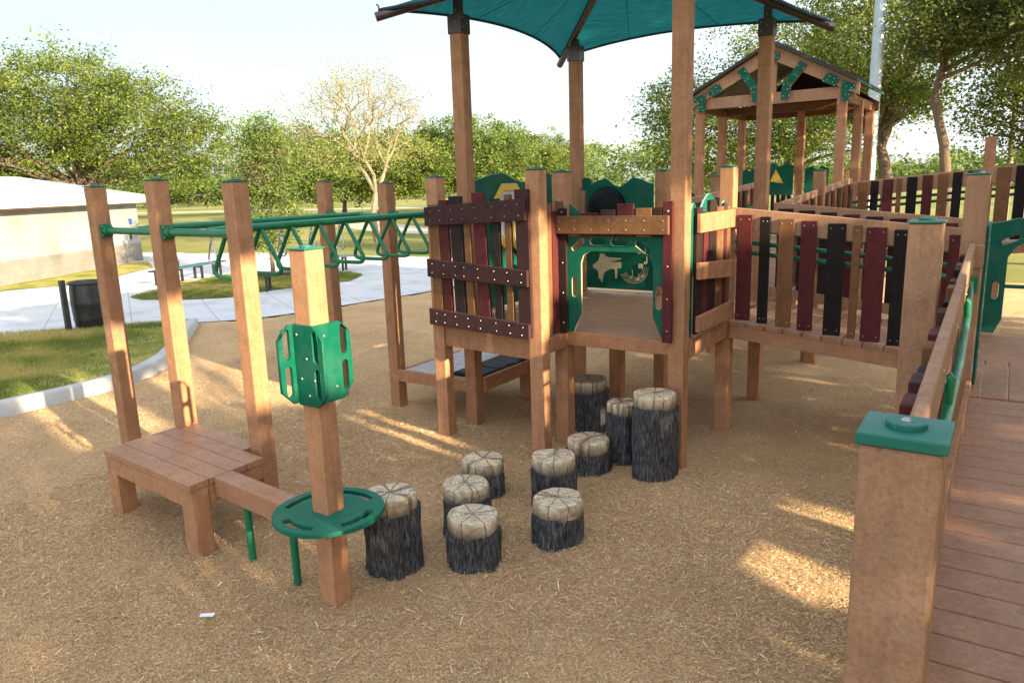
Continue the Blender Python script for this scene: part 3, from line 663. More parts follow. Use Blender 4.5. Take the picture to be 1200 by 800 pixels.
for rr_, d in prof: mb.v += [(-30.3 + rr_ * math.cos(2 * math.pi * k / n), 60.95 - d * .8, 16.0 + rr_ * math.sin(2 * math.pi * k / n)) for k in range(n)]
for i in range(len(prof) - 1): mb.f += [(i * n + k, i * n + (k + 1) % n, (i + 1) * n + (k + 1) % n, (i + 1) * n + k) for k in range(n)]
mb.f.append(tuple((len(prof) - 1) * n + k for k in range(n)))
mb.build('bubble_dome', 'blacksheet', r, True)
s = MB()
for x, z in ((-30.6, 17.7), (-32.1, 13), (-26.2, 13.2), (-29.4, 13.2)): s.screw((x, 60.9, z), (0, -1, 0), .08)
s.build('screw', 'screw', r, split=SPLIT)
MB().box(-25.8, -25.4, 60.8, 61.15, 8.45, 12.9).box(-32.9, -32.45, 60.75, 61.15, 8.45, 17.6).build('frame_board', 'post_pale', r, bevel=.005, split=True)
# octagon panel on the left side of the deck
r = thing('window_panel', 'green panel with two overlapping yellow octagon frames round pale windows, above the picket panel', 'play panel', (-34, 49.5, 8.6))
plate('green_sheet', 'hdpe', r, (-34.1, 0, 0), (0, 1, 0), (0, 0, 1), wavy(45.6, 60.4, 8.7, 18.95, .42), (), .16, .006)
def octagon(cy, cz, a): return [(cy + a * math.cos(R(22.5 + 45 * k)), cz + a * math.sin(R(22.5 + 45 * k))) for k in range(8)]
for j, (cy, cz, a) in enumerate(((50.6, 15.9, 2.75), (52.6, 14.8, 2.5))):
    f = plate('octagon_frame', 'yellow', r, (-33.88 + .2 * j, 0, 0), (0, 1, 0), (0, 0, 1), octagon(cy, cz, a), [octagon(cy, cz, a - .62)], .18, .008)
    plate('window_pane', 'clear', f, (-33.94 + .2 * j, 0, 0), (0, 1, 0), (0, 0, 1), octagon(cy, cz, a - .5), (), .03)
    s = MB()
    for k in range(8): s.screw((-33.78 + .2 * j, cy + (a - .3) * math.cos(R(45 * k)), cz + (a - .3) * math.sin(R(45 * k))), (1, 0, 0), .09)
    s.build('screw', 'screw', f, split=True)
# narrow green slide hood seen beside the far canopy post
tag(plate('slide_hood', 'hdpe', None, (0, 61.9, 0), (1, 0, 0), (0, 0, 1), rrect(-33.3, -32.35, 8.7, 18.75, .42), (), .25, .01, loc=(-32.8, 61.9, 8.7)), 'narrow round topped green slide hood board beside the far canopy post', 'play panel')

# ---- shade canopy
r = thing('shade_canopy', 'teal fabric shade canopy stretched over dark hip beams on four tall tan posts', 'canopy', (-24.9, 52.5, 0))
AP = Vector((-24.9, 52.7, 35.0))
cp = [(-33.42, 44.4), (-33.2, 61.2), (-16.5, 61.5), (-16.18, 42.95)]
tips = [Vector((-37.52, 40.28, 29.85)), Vector((-37.0, 64.6, 29.3)), Vector((-12.92, 65.38, 29.5)), Vector((-12.7, 39.8, 29.6))]
for (a, b), tp in zip(cp, tips):
    p = post(r, a, b, -.4, 29.1, cap=False)
    cx, cy = a - .5, b + .5
    mb = MB().box(cx - .58, cx + .58, cy - .58, cy + .58, 28.9, 30.2)
    d = (AP - tp).normalized(); k = ((cx - tp.x) * d.x + (cy - tp.y) * d.y) / (d.x ** 2 + d.y ** 2); zt = tp.z + d.z * k
    mb.box(cx - .27, cx + .27, cy - .27, cy + .27, 30.1, zt)
    sv = mb.build('sleeve', 'brownmetal', p, bevel=.005)
    s = MB()
    for q in ((-.3, 29.3), (.15, 29.6), (-.35, 29.9)): s.screw((cx + q[0], cy - .59, q[1]), (0, -1, 0), .05).screw((cx + .59, cy + q[0], q[1]), (1, 0, 0), .05)
    s.screw((cx, cy - .28, 30.5), (0, -1, 0), .06); s.build('bolt', 'screw', sv, split=True)
    MB().tube([tp, AP - d * .3], .31, 14).build('hip_beam', 'brownmetal', r, True)
def fab(i):
    A, B = tips[i], tips[(i + 1) % 4]; d = (AP - (A + B) / 2); inn = Vector((d.x, d.y, 0)).normalized(); hA, hB = (AP - A).normalized(), (AP - B).normalized()
    A = A + hA * .35 + Vector((0, 0, .38)); B = B + hB * .35 + Vector((0, 0, .38)); top = AP + Vector((0, 0, .4))
    g = []; ns, ntt = 24, 14
    for b in range(ntt + 1):
        t_ = b / ntt; row = []
        for a in range(ns + 1):
            s_ = a / ns; e = A.lerp(B, s_) + inn * (2.3 * 4 * s_ * (1 - s_)) + Vector((0, 0, .55 * 4 * s_ * (1 - s_)))
            q = e.lerp(top, t_); q.z -= .28 * 4 * s_ * (1 - s_) * math.sin(math.pi * t_); row.append(q)
        g.append(row)
    return g
mb = MB(); hem = []
for i in range(4):
    g = fab(i); o = len(mb.v)
    for row in g: mb.v += [tuple(q) for q in row]
    ns = len(g[0])
    for b in range(len(g) - 1):
        for a in range(ns - 1): mb.f.append((o + b * ns + a, o + b * ns + a + 1, o + (b + 1) * ns + a + 1, o + (b + 1) * ns + a))
    hem.append(g[0])
fb = mb.build('fabric', 'fabric', r, True)
for i in range(4):
    g = fab(i)
    for a in (8, 16): MB().tube([row[a] + Vector((0, 0, -.03)) for row in g], .02, 5).build('seam', 'hem', fb, True)
for h in hem: MB().tube(h, .12, 6).build('hem', 'hem', fb, True)
for i, tp in enumerate(tips[:3]):
    d = (AP - tp).normalized(); q = tp + d * .25 + Vector((0, 0, .3)); MB().tube([q, q + Vector((0, 0, .35)), q + d * -.15 + Vector((0, 0, .5))], .06, 6).build('hook', 'brownmetal', r, True)

# ---- sloping bridge from the tower to the landing
def bz(x): return 8.4 - (x + 16.2) * .0985
r = thing('bridge_ramp', 'sloping brown plank bridge running from the tower corner to the ramp landing', 'bridge', (-9, 56, 0))
mb = MB(); x = -16.15; n_ = 0
while x < -2.0:
    a, b = x, min(x + 1.2, -1.95); mb.hexa([(a, 51.7, bz(a) - .3), (b, 51.7, bz(b) - .3), (b, 61.6, bz(b) - .3), (a, 61.6, bz(a) - .3), (a, 51.7, bz(a)), (b, 51.7, bz(b)), (b, 61.6, bz(b)), (a, 61.6, bz(a))]); x += 1.26
mb.build('deck_boards', 'deck', r, bevel=.004)
mb = MB()
for y in (51.75, 61.2): mb.hexa([(-16.1, y, bz(-16.1) - 1.25), (-1.95, y, bz(-1.95) - 1.25), (-1.95, y + .35, bz(-1.95) - 1.25), (-16.1, y + .35, bz(-16.1) - 1.25), (-16.1, y, bz(-16.1) - .31), (-1.95, y, bz(-1.95) - .31), (-1.95, y + .35, bz(-1.95) - .31), (-16.1, y + .35, bz(-16.1) - .31)])
mb.build('fascia', 'deck', r, bevel=.004, split=True)
MB().box(-5.0, -4.0, 60.1, 61.1, -.3, 6.3).build('leg', 'post', r, bevel=.006, split=True)
def picket_rail(r, y, off, items, xr, h0, h1, pk0, pk1, side=-1, railm='post_pale', zf=bz, dz=0, th=.24, axis='x', screws=True, rail_w=.55):
    """top rail plus separate pickets along x (or y) following the floor height zf"""
    def P(u, v, z): return (u, v, z) if axis == 'x' else (v, u, z)
    a, b = xr
    q = [P(a, y, zf(a) + h0), P(b, y, zf(b) + h0), P(b, y + rail_w, zf(b) + h0), P(a, y + rail_w, zf(a) + h0), P(a, y, zf(a) + h1), P(b, y, zf(b) + h1), P(b, y + rail_w, zf(b) + h1), P(a, y + rail_w, zf(a) + h1)]
    rl = MB().hexa(q).build('top_rail', railm, r, bevel=.006)
    for u0, u1, mt in items:
        y0, y1 = (y - th - .01, y - .01) if side < 0 else (y + rail_w + .01, y + rail_w + th + .01)
        um = (u0 + u1) / 2
        pk = MB().hexa([P(u0, y0, zf(um) + pk0), P(u1, y0, zf(um) + pk0), P(u1, y1, zf(um) + pk0), P(u0, y1, zf(um) + pk0), P(u0, y0, zf(um) + pk1), P(u1, y0, zf(um) + pk1), P(u1, y1, zf(um) + pk1), P(u0, y1, zf(um) + pk1)]).build('picket', mt, r, bevel=.005)
        if screws:
            s = MB(); ys = y0 if side < 0 else y1; nn = (0, side, 0) if axis == 'x' else (side, 0, 0)
            for u in (u0 + .2, u1 - .2):
                for z in (zf(um) + pk0 + .35, zf(um) + pk1 - .3): s.screw(P(u, ys + side * .005, z), nn, .045)
            s.build('screw', 'screw', pk, split=SPLIT)
    return rl
r = thing('bridge_railing', 'near railing of the sloping bridge with maroon, black and brown pickets of mixed widths', 'railing', (-9, 51.5, 8))
items = [(-15.57, -14.58, 'maroon'), (-14.06, -13.38, 'black'), (-12.82, -11.83, 'brown'), (-11.4, -10.44, 'maroon'), (-9.75, -8.68, 'black'), (-8.53 + .28, -7.77, 'brown'), (-7.48, -6.31, 'maroon'), (-5.9, -5.1, 'black'), (-4.55, -3.6, 'brown'), (-2.95, -2.15, 'maroon')]
picket_rail(r, 51.45, 0, items, (-16.0, -2.0), 6.5, 7.95, .28, 7.55, rail_w=.4)
for h in (5.6, 4.9):
    MB().tube([(-16.0, 52.3, bz(-16) + h), (-2.1, 52.3, bz(-2.1) + h)], .16, 10).build('handrail', 'pipe', r, True)
r = thing('bridge_railing', 'far railing of the sloping bridge, dark pickets over a green handrail', 'railing', (-9, 61.5, 8))
its = []; x = -15.6; k = 0
while x < -2.6:
    its.append((x, x + 1.15, ('slate', 'dark', 'slate', 'maroon')[k % 4])); x += 1.62; k += 1
MB().hexa([(-16, 61.62, bz(-16) + .35), (-2, 61.62, bz(-2) + .35), (-2, 61.74, bz(-2) + .35), (-16, 61.74, bz(-16) + .35), (-16, 61.62, bz(-16) + 1.15), (-2, 61.62, bz(-2) + 1.15), (-2, 61.74, bz(-2) + 1.15), (-16, 61.74, bz(-16) + 1.15)]).build('bottom_rail', 'post_pale', r)
picket_rail(r, 62.05, 0, its, (-16.0, -2.0), 6.6, 7.9, .8, 7.5, screws=False, rail_w=.4)
MB().tube([(-16.0, 61.2, bz(-16) + 5.6), (-2.1, 61.2, bz(-2.1) + 5.6)], .16, 10).build('handrail', 'pipe', r, True)

# ---- ramp landing and near ramp
LZ = 7.0
def rz(y): return LZ - .012 * max(0, 43.5 - y)
r = thing('ramp_landing', 'brown plank ramp and landing at the right edge of the foreground', 'ramp', (3, 40, 0))
mb = MB(); y = -8.0
while y < 43.2:
    a, b = y, y + 1.225; mb.hexa([(-1.05, a, rz(a) - .3), (8.2, a, rz(a) - .3), (8.2, b, rz(b) - .3), (-1.05, b, rz(b) - .3), (-1.05, a, rz(a)), (8.2, a, rz(a)), (8.2, b, rz(b)), (-1.05, b, rz(b))]); y += 1.28
x = -1.72
while x < 8: mb.box(x, x + 1.15, 43.55, 52.4, LZ - .3, LZ); x += 1.2
y = 52.45
while y < 60.6: mb.box(-1.9, 8.2, y, y + 1.1, LZ - .3, LZ); y += 1.16
mb.build('deck_boards', 'deck', r, bevel=.006)
MB().box(-1.0, -.7, -8, 43.4, 5.6, 6.35).box(7.85, 8.15, -8, 60, 5.6, 6.35).box(-1.85, -1.5, 44.6, 61, 5.6, 6.65).box(-1.5, 7.8, 60.4, 60.75, 5.6, 6.65).build('fascia', 'deck', r, bevel=.004, split=True)
for a, b in ((7.6, 10), (7.6, 27.5), (7.6, 36), (7.6, 43.6), (7.6, 60.2)): MB().box(a - .9, a, b, b + 1, -.3, 6.2).build('leg', 'post', r, bevel=.006, split=True)
r = thing('ramp_railing', 'foreground ramp railing with three capped tan posts, a pale top rail and a green handrail', 'railing', (-1, 27, 0))
post(r, -.44, 10.42, -.4, 14.80, mat='post_pale', bevel=.009, capt=.18)
post(r, -1.78, 27.5, -.4, 16.7, mat='post_pale', bevel=.008); post(r, -1.02, 43.5, -.4, 18.1, mat='post_pale', bevel=.008)
def rx(y): return -1.13 - .0166 * (y - 13.8)
mb = MB(); a, b = 11.45, 43.45
def rtop(y): return 14.42 + .013 * (y - 13)
mb.hexa([(rx(a), a, rtop(a) - 1.15), (rx(a) + .27, a, rtop(a) - 1.15), (rx(b) + .27, b, rtop(b) - 1.15), (rx(b), b, rtop(b) - 1.15), (rx(a), a, rtop(a)), (rx(a) + .27, a, rtop(a)), (rx(b) + .27, b, rtop(b)), (rx(b), b, rtop(b))]).build('top_rail', 'post_pale', r, bevel=.01)
MB().box(-1.8, -.95, 43.18, 43.48, 13.6, 14.75).build('rail_block', 'post_pale', r, bevel=.008)
pc = ['dark', 'brown', 'maroon', 'purple', 'black', 'brown', 'maroon', 'dark', 'purple', 'brown']
k = 0; y = 12.0
while y < 42.5:
    if not (26.6 < y < 28.6):
        xx = rx(y) - .05
        MB().box(xx - .27, xx - .02, y, y + .95, rz(y) + .25, rtop(y) - .45 - .25 * (k % 3 == 1)).build('picket', pc[k % 10], r, bevel=.005)
    y += 1.72; k += 1
MB().box(-1.2, -.95, 12, 43, 6.9, 7.9).build('bottom_rail', 'post', r, bevel=.005)
hp = [(-1.45, 43.15, 12.85), (-1.45, 42.6, 12.83), (-1.36, 41.8, 12.8), (-1.28, 40, 12.78), (-1.11, 34, 12.72), (-.93, 26, 12.7), (-.87, 20, 12.68), (-.85, 11.6, 12.6)]
hr = MB().tube(hp, .135, 14).build('handrail', 'pipe', r, True)
MB().box(-1.75, -1.1, 43.36, 43.49, 12.35, 13.15).tube([(-1.45, 43.4, 12.85), (-1.45, 42.9, 12.84)], .2, 12).build('flange', 'pipe', hr, bevel=.004)
for y, xh in ((20.3, -.87), (33, -1.08)): MB().tube([(rx(y) + .26, y, 13.45), (rx(y) + .34, y, 13.4), (xh, y, 12.75)], [.17, .15, .08], 10).build('stand_off', 'pipe', hr, True)
s = MB()
for q in ((-1.4, 14.3), (-1.35, 13.9)): s.screw((q[0], 43.17, q[1]), (0, -1, 0), .06)
for y in (18, 24.5, 31): s.screw((rx(y) + .272, y, rtop(y) - .35), (1, 0, 0), .05).screw((rx(y) + .272, y + .9, rtop(y) - .8), (1, 0, 0), .05)
s.screw((-.94, 10.92, 15.065), (0, 0, 1), .08)
s.build('screw', 'screw', r, split=SPLIT)
# thin green board seen edge on behind the landing post
r = thing('edge_panel', 'thin green board with a row of bolts seen edge on behind the landing post', 'play panel', (-1, 46.5, 7.2))
plate('green_sheet', 'hdpe', r, (-.92, 0, 0), (0, 1, 0), (0, 0, 1), rrect(44.6, 48.2, 7.25, 15.6, .3), (), .14, .006)
s = MB()
for k in range(9): s.screw((-.84, 45 + (k % 2) * .6, 8 + .85 * k), (1, 0, 0), .09)
s.build('bolt', 'screw', r, split=True)
r = thing('landing_panel', 'dark green arched panel with slots and a crossbar behind the ramp landing', 'play panel', (2, 61.2, 7))
ol = wavy(-1.25, 7.2, 7.1, 14.9, .3)
ho = [(-.35, 7.0), (.05, 8.1), (.05, 12.4), (.45, 13.1), (1.0, 13.45), (5.0, 13.45), (5.6, 13.1), (6.0, 12.4), (6.0, 8.1), (6.4, 7.0)]
ol2 = [(-1.25, 7.1)] + [(x, max(z, 7.1)) for x, z in ho] + [(7.2, 7.1)] + [q for q in ol[2:]]
plate('green_sheet', 'hdpe', r, (0, 61.2, 0), (1, 0, 0), (0, 0, 1), ol2, [slot(.12, 13.6, 1.1, .36, R(24)), slot(-.5, 10.1, 1.2, .38, R(90)), slot(6.6, 10.1, 1.2, .38, R(90))], .16, .004, edge='hdpe_edge')
MB().tube([(.0, 61.2, 10.4), (6.05, 61.2, 10.4)], .14, 10).build('crossbar', 'hdpe', r, True)

# ---- catwalk from the tower to the gabled shelter
def cz(y): return 8.4 + (y - 61.6) * .052
r = thing('catwalk', 'sloping plank catwalk leading from the tower back to the gabled shelter', 'bridge', (-20.5, 77, 0))
mb = MB(); y = 62.1
while y < 92.5:
    mb.hexa([(-25, y, cz(y) - .3), (-16, y, cz(y) - .3), (-16, y + 1.2, cz(y + 1.2) - .3), (-25, y + 1.2, cz(y + 1.2) - .3), (-25, y, cz(y)), (-16, y, cz(y)), (-16, y + 1.2, cz(y + 1.2)), (-25, y + 1.2, cz(y + 1.2))]); y += 1.26
mb.build('deck_boards', 'deck', r)
mb = MB()
for x in (-25.2, -16.1): mb.hexa([(x, 62.1, cz(62.1) - 1.3), (x + .3, 62.1, cz(62.1) - 1.3), (x + .3, 92.5, cz(92.5) - 1.3), (x, 92.5, cz(92.5) - 1.3), (x, 62.1, cz(62.1) - .31), (x + .3, 62.1, cz(62.1) - .31), (x + .3, 92.5, cz(92.5) - .31), (x, 92.5, cz(92.5) - .31)])
mb.build('fascia', 'post', r, split=True)
for x in (-25.2, -15.9): MB().box(x - .5, x + .5, 76, 77, -.2, 8).build('leg', 'post', r, split=True)
its = []; y = 62.6; k = 0
while y < 92:
    its.append((y, y + .95, ('maroon', 'brown', 'dark', 'brown')[k % 4])); y += 1.5; k += 1
r = thing('catwalk_railing', 'right railing of the catwalk behind the bridge, brown pickets and one capped post', 'railing', (-15.7, 77, 8))
picket_rail(r, -15.7, 0, its, (62.4, 92.6), 6.6, 7.85, .4, 7.3, side=1, zf=cz, axis='y', screws=False, rail_w=.35)
post(r, -14.95, 75.5, -.2, 18.7)
r = thing('catwalk_railing', 'left railing of the catwalk behind the capped corner post, dark pickets and one capped post', 'railing', (-25.3, 77, 8))
picket_rail(r, -25.4, 0, its, (62.4, 92.6), 6.6, 7.85, .4, 7.3, side=1, zf=cz, axis='y', screws=False, rail_w=.35)
post(r, -25.2, 76.5, -.2, 18.5)
MB().tube([(-24.4, 62.5, cz(62) + 5.4), (-24.4, 92, cz(92) + 5.4)], .16, 8).build('handrail', 'pipe', r, True)
r = thing('squiggle_panel', 'small wavy green panel with a white squiggle line left of the catwalk', 'play panel', (-27, 66, 8.5))
plate('green_sheet', 'hdpe', r, (0, 70.3, 0), (1, 0, 0), (0, 0, 1), wavy(-28.6, -25.6, 9, 17.2, .45), (), .15)
MB().tube([(-27.6 + .55 * k * .3, 70.15, 15.0 + .9 * math.sin(k * .9) * (1 - .05 * k) + .1 * k) for k in range(14)], .1, 6).build('white_line', 'white', r, True)

# ---- gabled shelter
GZ = 10.0; GY = 93.0
r = thing('gabled_shelter', 'gabled playground shelter with grey pitched roof, tan truss and green gusset plates', 'shelter', (-24.8, 101, 0))
for a, b, zt in ((-33.0, 93, 28.3), (-16.5, 93, 28.0), (-33, 101.7, 27), (-16.2, 101.7, 27), (-33, 110.4, 27), (-16.2, 110.4, 27), (-24.8, 110.4, 27)): post(r, a, b, -.2, zt, cap=False)
def roofz(x): return 33.3 - abs(x + 24.8) * .53
mb = MB()
for sg in (-1, 1):
    a, b = -24.8, -24.8 + sg * (10.2 if sg < 0 else 9.4)
    q = lambda x, y, dz: (x, y, roofz(x) + dz)
    mb.hexa([q(a, 92.0, -.02), q(b, 92.0, -.02), q(b, 112, -.02), q(a, 112, -.02), q(a, 92.0, .28), q(b, 92.0, .28), q(b, 112, .28), q(a, 112, .28)])
    for k in range(14):
        y = 92.2 + 1.5 * k; mb.hexa([q(a, y, .29), q(b, y, .29), q(b, y + .12, .29), q(a, y + .12, .29), q(a, y, .42), q(b, y, .42), q(b, y + .12, .42), q(a, y + .12, .42)])
rf = mb.build('roof', 'roof', r)
mb = MB()
for sg in (-1, 1):
    x = -24.8 + sg * (10.2 if sg < 0 else 9.4); mb.box(min(x, x + sg * .06), max(x, x + sg * .06), 91.95, 112, roofz(x) - .02, roofz(x) + .2)
mb.build('eave_trim', 'hdpe', rf, split=True)
MB().add([(-34, 111.3, 27.3), (-15.6, 111.3, 27.3), (-24.8, 111.3, 33.0), (-34, 111.6, 27.3), (-15.6, 111.6, 27.3), (-24.8, 111.6, 33.0)], [(0, 1, 2), (3, 5, 4), (0, 3, 4, 1), (1, 4, 5, 2), (2, 5, 3, 0)]).build('gable_board', 'dark', r)
mb = MB().box(-33.9, -15.7, 93.1, 93.5, 26.65, 27.95)
mb.build('tie_beam', 'post_pale', r, bevel=.005)
for sg in (-1, 1):
    a, b = -24.8, -24.8 + sg * 9.6
    MB().hexa([(a, 92.75, roofz(a) - 1.75), (b, 92.75, roofz(b) - 1.4), (b, 93.08, roofz(b) - 1.4), (a, 93.08, roofz(a) - 1.75), (a, 92.75, roofz(a) - .06), (b, 92.75, roofz(b) - .06), (b, 93.08, roofz(b) - .06), (a, 93.08, roofz(a) - .06)]).build('rafter', 'post_pale', r, bevel=.004)
    MB().beam((-24.8 + sg * 1.4, 93.3, 27.9), (-24.8 + sg * 3.4, 93.3, 30.4), .4, .8, (0, 1, 0)).build('web_brace', 'post_pale', r)
MB().box(-25.3, -24.3, 93.12, 93.5, 27.97, 31.9).build('king_post', 'post_pale', r)
MB().box(-33.9, -15.7, 110.6, 111, 26.2, 27.3).box(-33.7, -33.2, 93.6, 110.4, 26.3, 27.3).box(-16.9, -16.4, 93.6, 110.4, 26.3, 27.3).box(-33.2, -16.9, 101.9, 102.3, 26.3, 27.3).build('header_beam', 'brown', r, split=True)
def gus(pts, y=92.62):
    g = plate('gusset_plate', 'hdpe', r, (0, y, 0), (1, 0, 0), (0, 0, 1), pts, (), .1)
    s = MB(); cx = sum(p[0] for p in pts) / len(pts); cy = sum(p[1] for p in pts) / len(pts)
    for p_ in pts:
        for f in (.78, .38): s.screw((cx + (p_[0] - cx) * f, y - .06, cy + (p_[1] - cy) * f), (0, -1, 0), .075)
    s.build('bolt', 'screw', g, split=True)
for sg in (-1, 1):
    fx = lambda x: -24.8 + sg * x
    gus([(fx(1.2), 27.0), (fx(2.1), 27.0), (fx(2.2), 28.3), (fx(4.0), 30.6), (fx(3.2), 31.1), (fx(1.3), 28.6)])
    gus([(fx(5.6), 28.6), (fx(7.1), 27.9), (fx(7.6), 28.8), (fx(6.2), 29.6)])
    gus([(fx(7.75), 26.3), (fx(8.7), 26.3), (fx(8.7), 27.4), (fx(9.2), 27.4), (fx(9.2), 28.0), (fx(7.75), 28.6)])
gus([(-25.7, 31.6), (-24.8, 31.2), (-23.9, 31.6), (-23.9, 32.2), (-24.8, 32.7), (-25.7, 32.2)])
mb = MB()
for k in range(14): mb.box(-33.9, -15.9, 93.2 + 1.27 * k, 94.4 + 1.27 * k, GZ - .3, GZ)
mb.build('deck_boards', 'deck', r)
MB().box(-33.9, -15.9, 92.9, 93.18, GZ - 1.4, GZ).build('fascia', 'post', r, split=True)
r = thing('tent_panel', 'dark green shelter panel with a yellow tent picture on the far wall', 'play panel', (-27.3, 110, 10))
plate('green_sheet', 'hdpe', r, (0, 110.2, 0), (1, 0, 0), (0, 0, 1), wavy(-29.6, -25.9, 15.7, 19.9, .25), (), .15)
plate('tent_picture', 'yellow', r, (0, 110.08, 0), (1, 0, 0), (0, 0, 1), [(-29.0, 17.6), (-27.2, 17.3), (-28.3, 19.3)], (), .05)
its2 = [(-29.6 + .75 * k, -29.6 + .75 * k + .45, ('black', 'dark')[k % 2]) for k in range(5)]
for a, b, mt in its2: MB().box(a, b, 110.1, 110.3, 10.2, 15.7).build('picket', mt, r)
for x0, x1, lab in ((-33.0, -30.9, 'dark green wavy panel at the far left wall of the gabled shelter'), (-24.4, -21.3, 'dark green wavy panel at the far right wall of the gabled shelter')):
    tag(plate('back_panel', 'hdpe', None, (0, 110.25, 0), (1, 0, 0), (0, 0, 1), wavy(x0, x1, 10.3, 19.3, .25), (), .15, 0, loc=((x0 + x1) / 2, 110.25, 10.3)), lab, 'play panel')
# ---- second, farther ramp rising to the right of the shelter
def fz(x): return 17.5 + .085 * (x + 14.4) - 7.9
r = thing('far_ramp', 'farther plank ramp rising to the right from the gabled shelter', 'ramp', (-5, 97, 0))
MB().hexa([(-15.8, 93.4, fz(-15.8) - 1.2), (14, 93.4, fz(14) - 1.2), (14, 101.5, fz(14) - 1.2), (-15.8, 101.5, fz(-15.8) - 1.2), (-15.8, 93.4, fz(-15.8)), (14, 93.4, fz(14)), (14, 101.5, fz(14)), (-15.8, 101.5, fz(-15.8))]).build('deck_boards', 'deck', r)
for x in (-9, -1, 8): MB().box(x - .5, x + .5, 93.6, 94.6, -.2, fz(x) - 1).build('leg', 'post', r, split=True)
r = thing('far_railing', 'farther ramp railing of brown, black and maroon pickets sloping up past one tall tan post', 'railing', (-5, 93, 8))
its3 = [(-14.69, -13.79, 'brown'), (-13.42, -12.63, 'black'), (-12.2, -11.17, 'maroon'), (-10.83, -10.33, 'brown'), (-9.82, -8.83, 'black'), (-8.33, -7.36, 'maroon'), (-6.88, -5.92, 'brown'), (-5.52, -4.66, 'black'), (-4.2, -3.1, 'maroon'), (-1.61, -.36, 'brown'), (.0, 1.0, 'black'), (1.5, 2.4, 'maroon'), (2.8, 3.8, 'brown')]
picket_rail(r, 93.0, 0, its3, (-15.6, 12), 6.2, 7.9, .3, 7.75, zf=fz, rail_w=.4, screws=False)
post(r, -1.95, 93.6, -.2, 21.6, cap=False)
for h in (5.6, 4.9): MB().tube([(-15.6, 94, fz(-15.6) + h), (12, 94, fz(12) + h)], .16, 8).build('handrail', 'pipe', r, True)
for x, lab in ((-19.0, 'left one of two capped gate posts with green side plates right of the shelter'), (-17.7, 'right one of two capped gate posts with green side plates beside the grey pole')):
    r = thing('gate_post', lab, 'post', (x - .5, 115, 0)); post(r, x, 115, -.2, 18.9)
    plate('side_plate', 'hdpe', r, (x + .02, 0, 0), (0, 1, 0), (0, 0, 1), rrect(115.1, 116.4, 9, 15.3, .2), (), .2)

# ---- stumps
st = [(-23.94, 24.52, 1.35, 3.96, 'tall dark bark stump stepper touching the edge of the green disc'), (-22.87, 29.09, 1.31, 3.01, 'stump stepper tucked directly behind the short front stump'),
      (-20.69, 26.81, 1.33, 2.68, 'short front stump stepper with star cracks on top, right of the stump by the disc'), (-25.35, 34.09, 1.37, 2.24, 'stump stepper farthest back in the left group, under the crooked picket panel'),
      (-20.61, 34.46, 1.3, 3.19, 'stump stepper between the projecting deck post and the front right stump'), (-18.18, 30.75, 1.38, 2.57, 'squat stump stepper standing alone at the front right of the group'),
      (-21.33, 40.08, 1.4, 2.34, 'low wide stump stepper in front of the two slim stumps below the arch doorway'), (-25.2, 47.4, 1.5, 4.08, 'stump stepper beside the left arch post, partly under the deck'),
      (-19.88, 42.07, 1.02, 4.45, 'slender stump stepper squeezed against the tallest stump'), (-17.23, 41.0, 1.4, 5.64, 'tallest dark stump stepper, leaning against the front canopy post')]
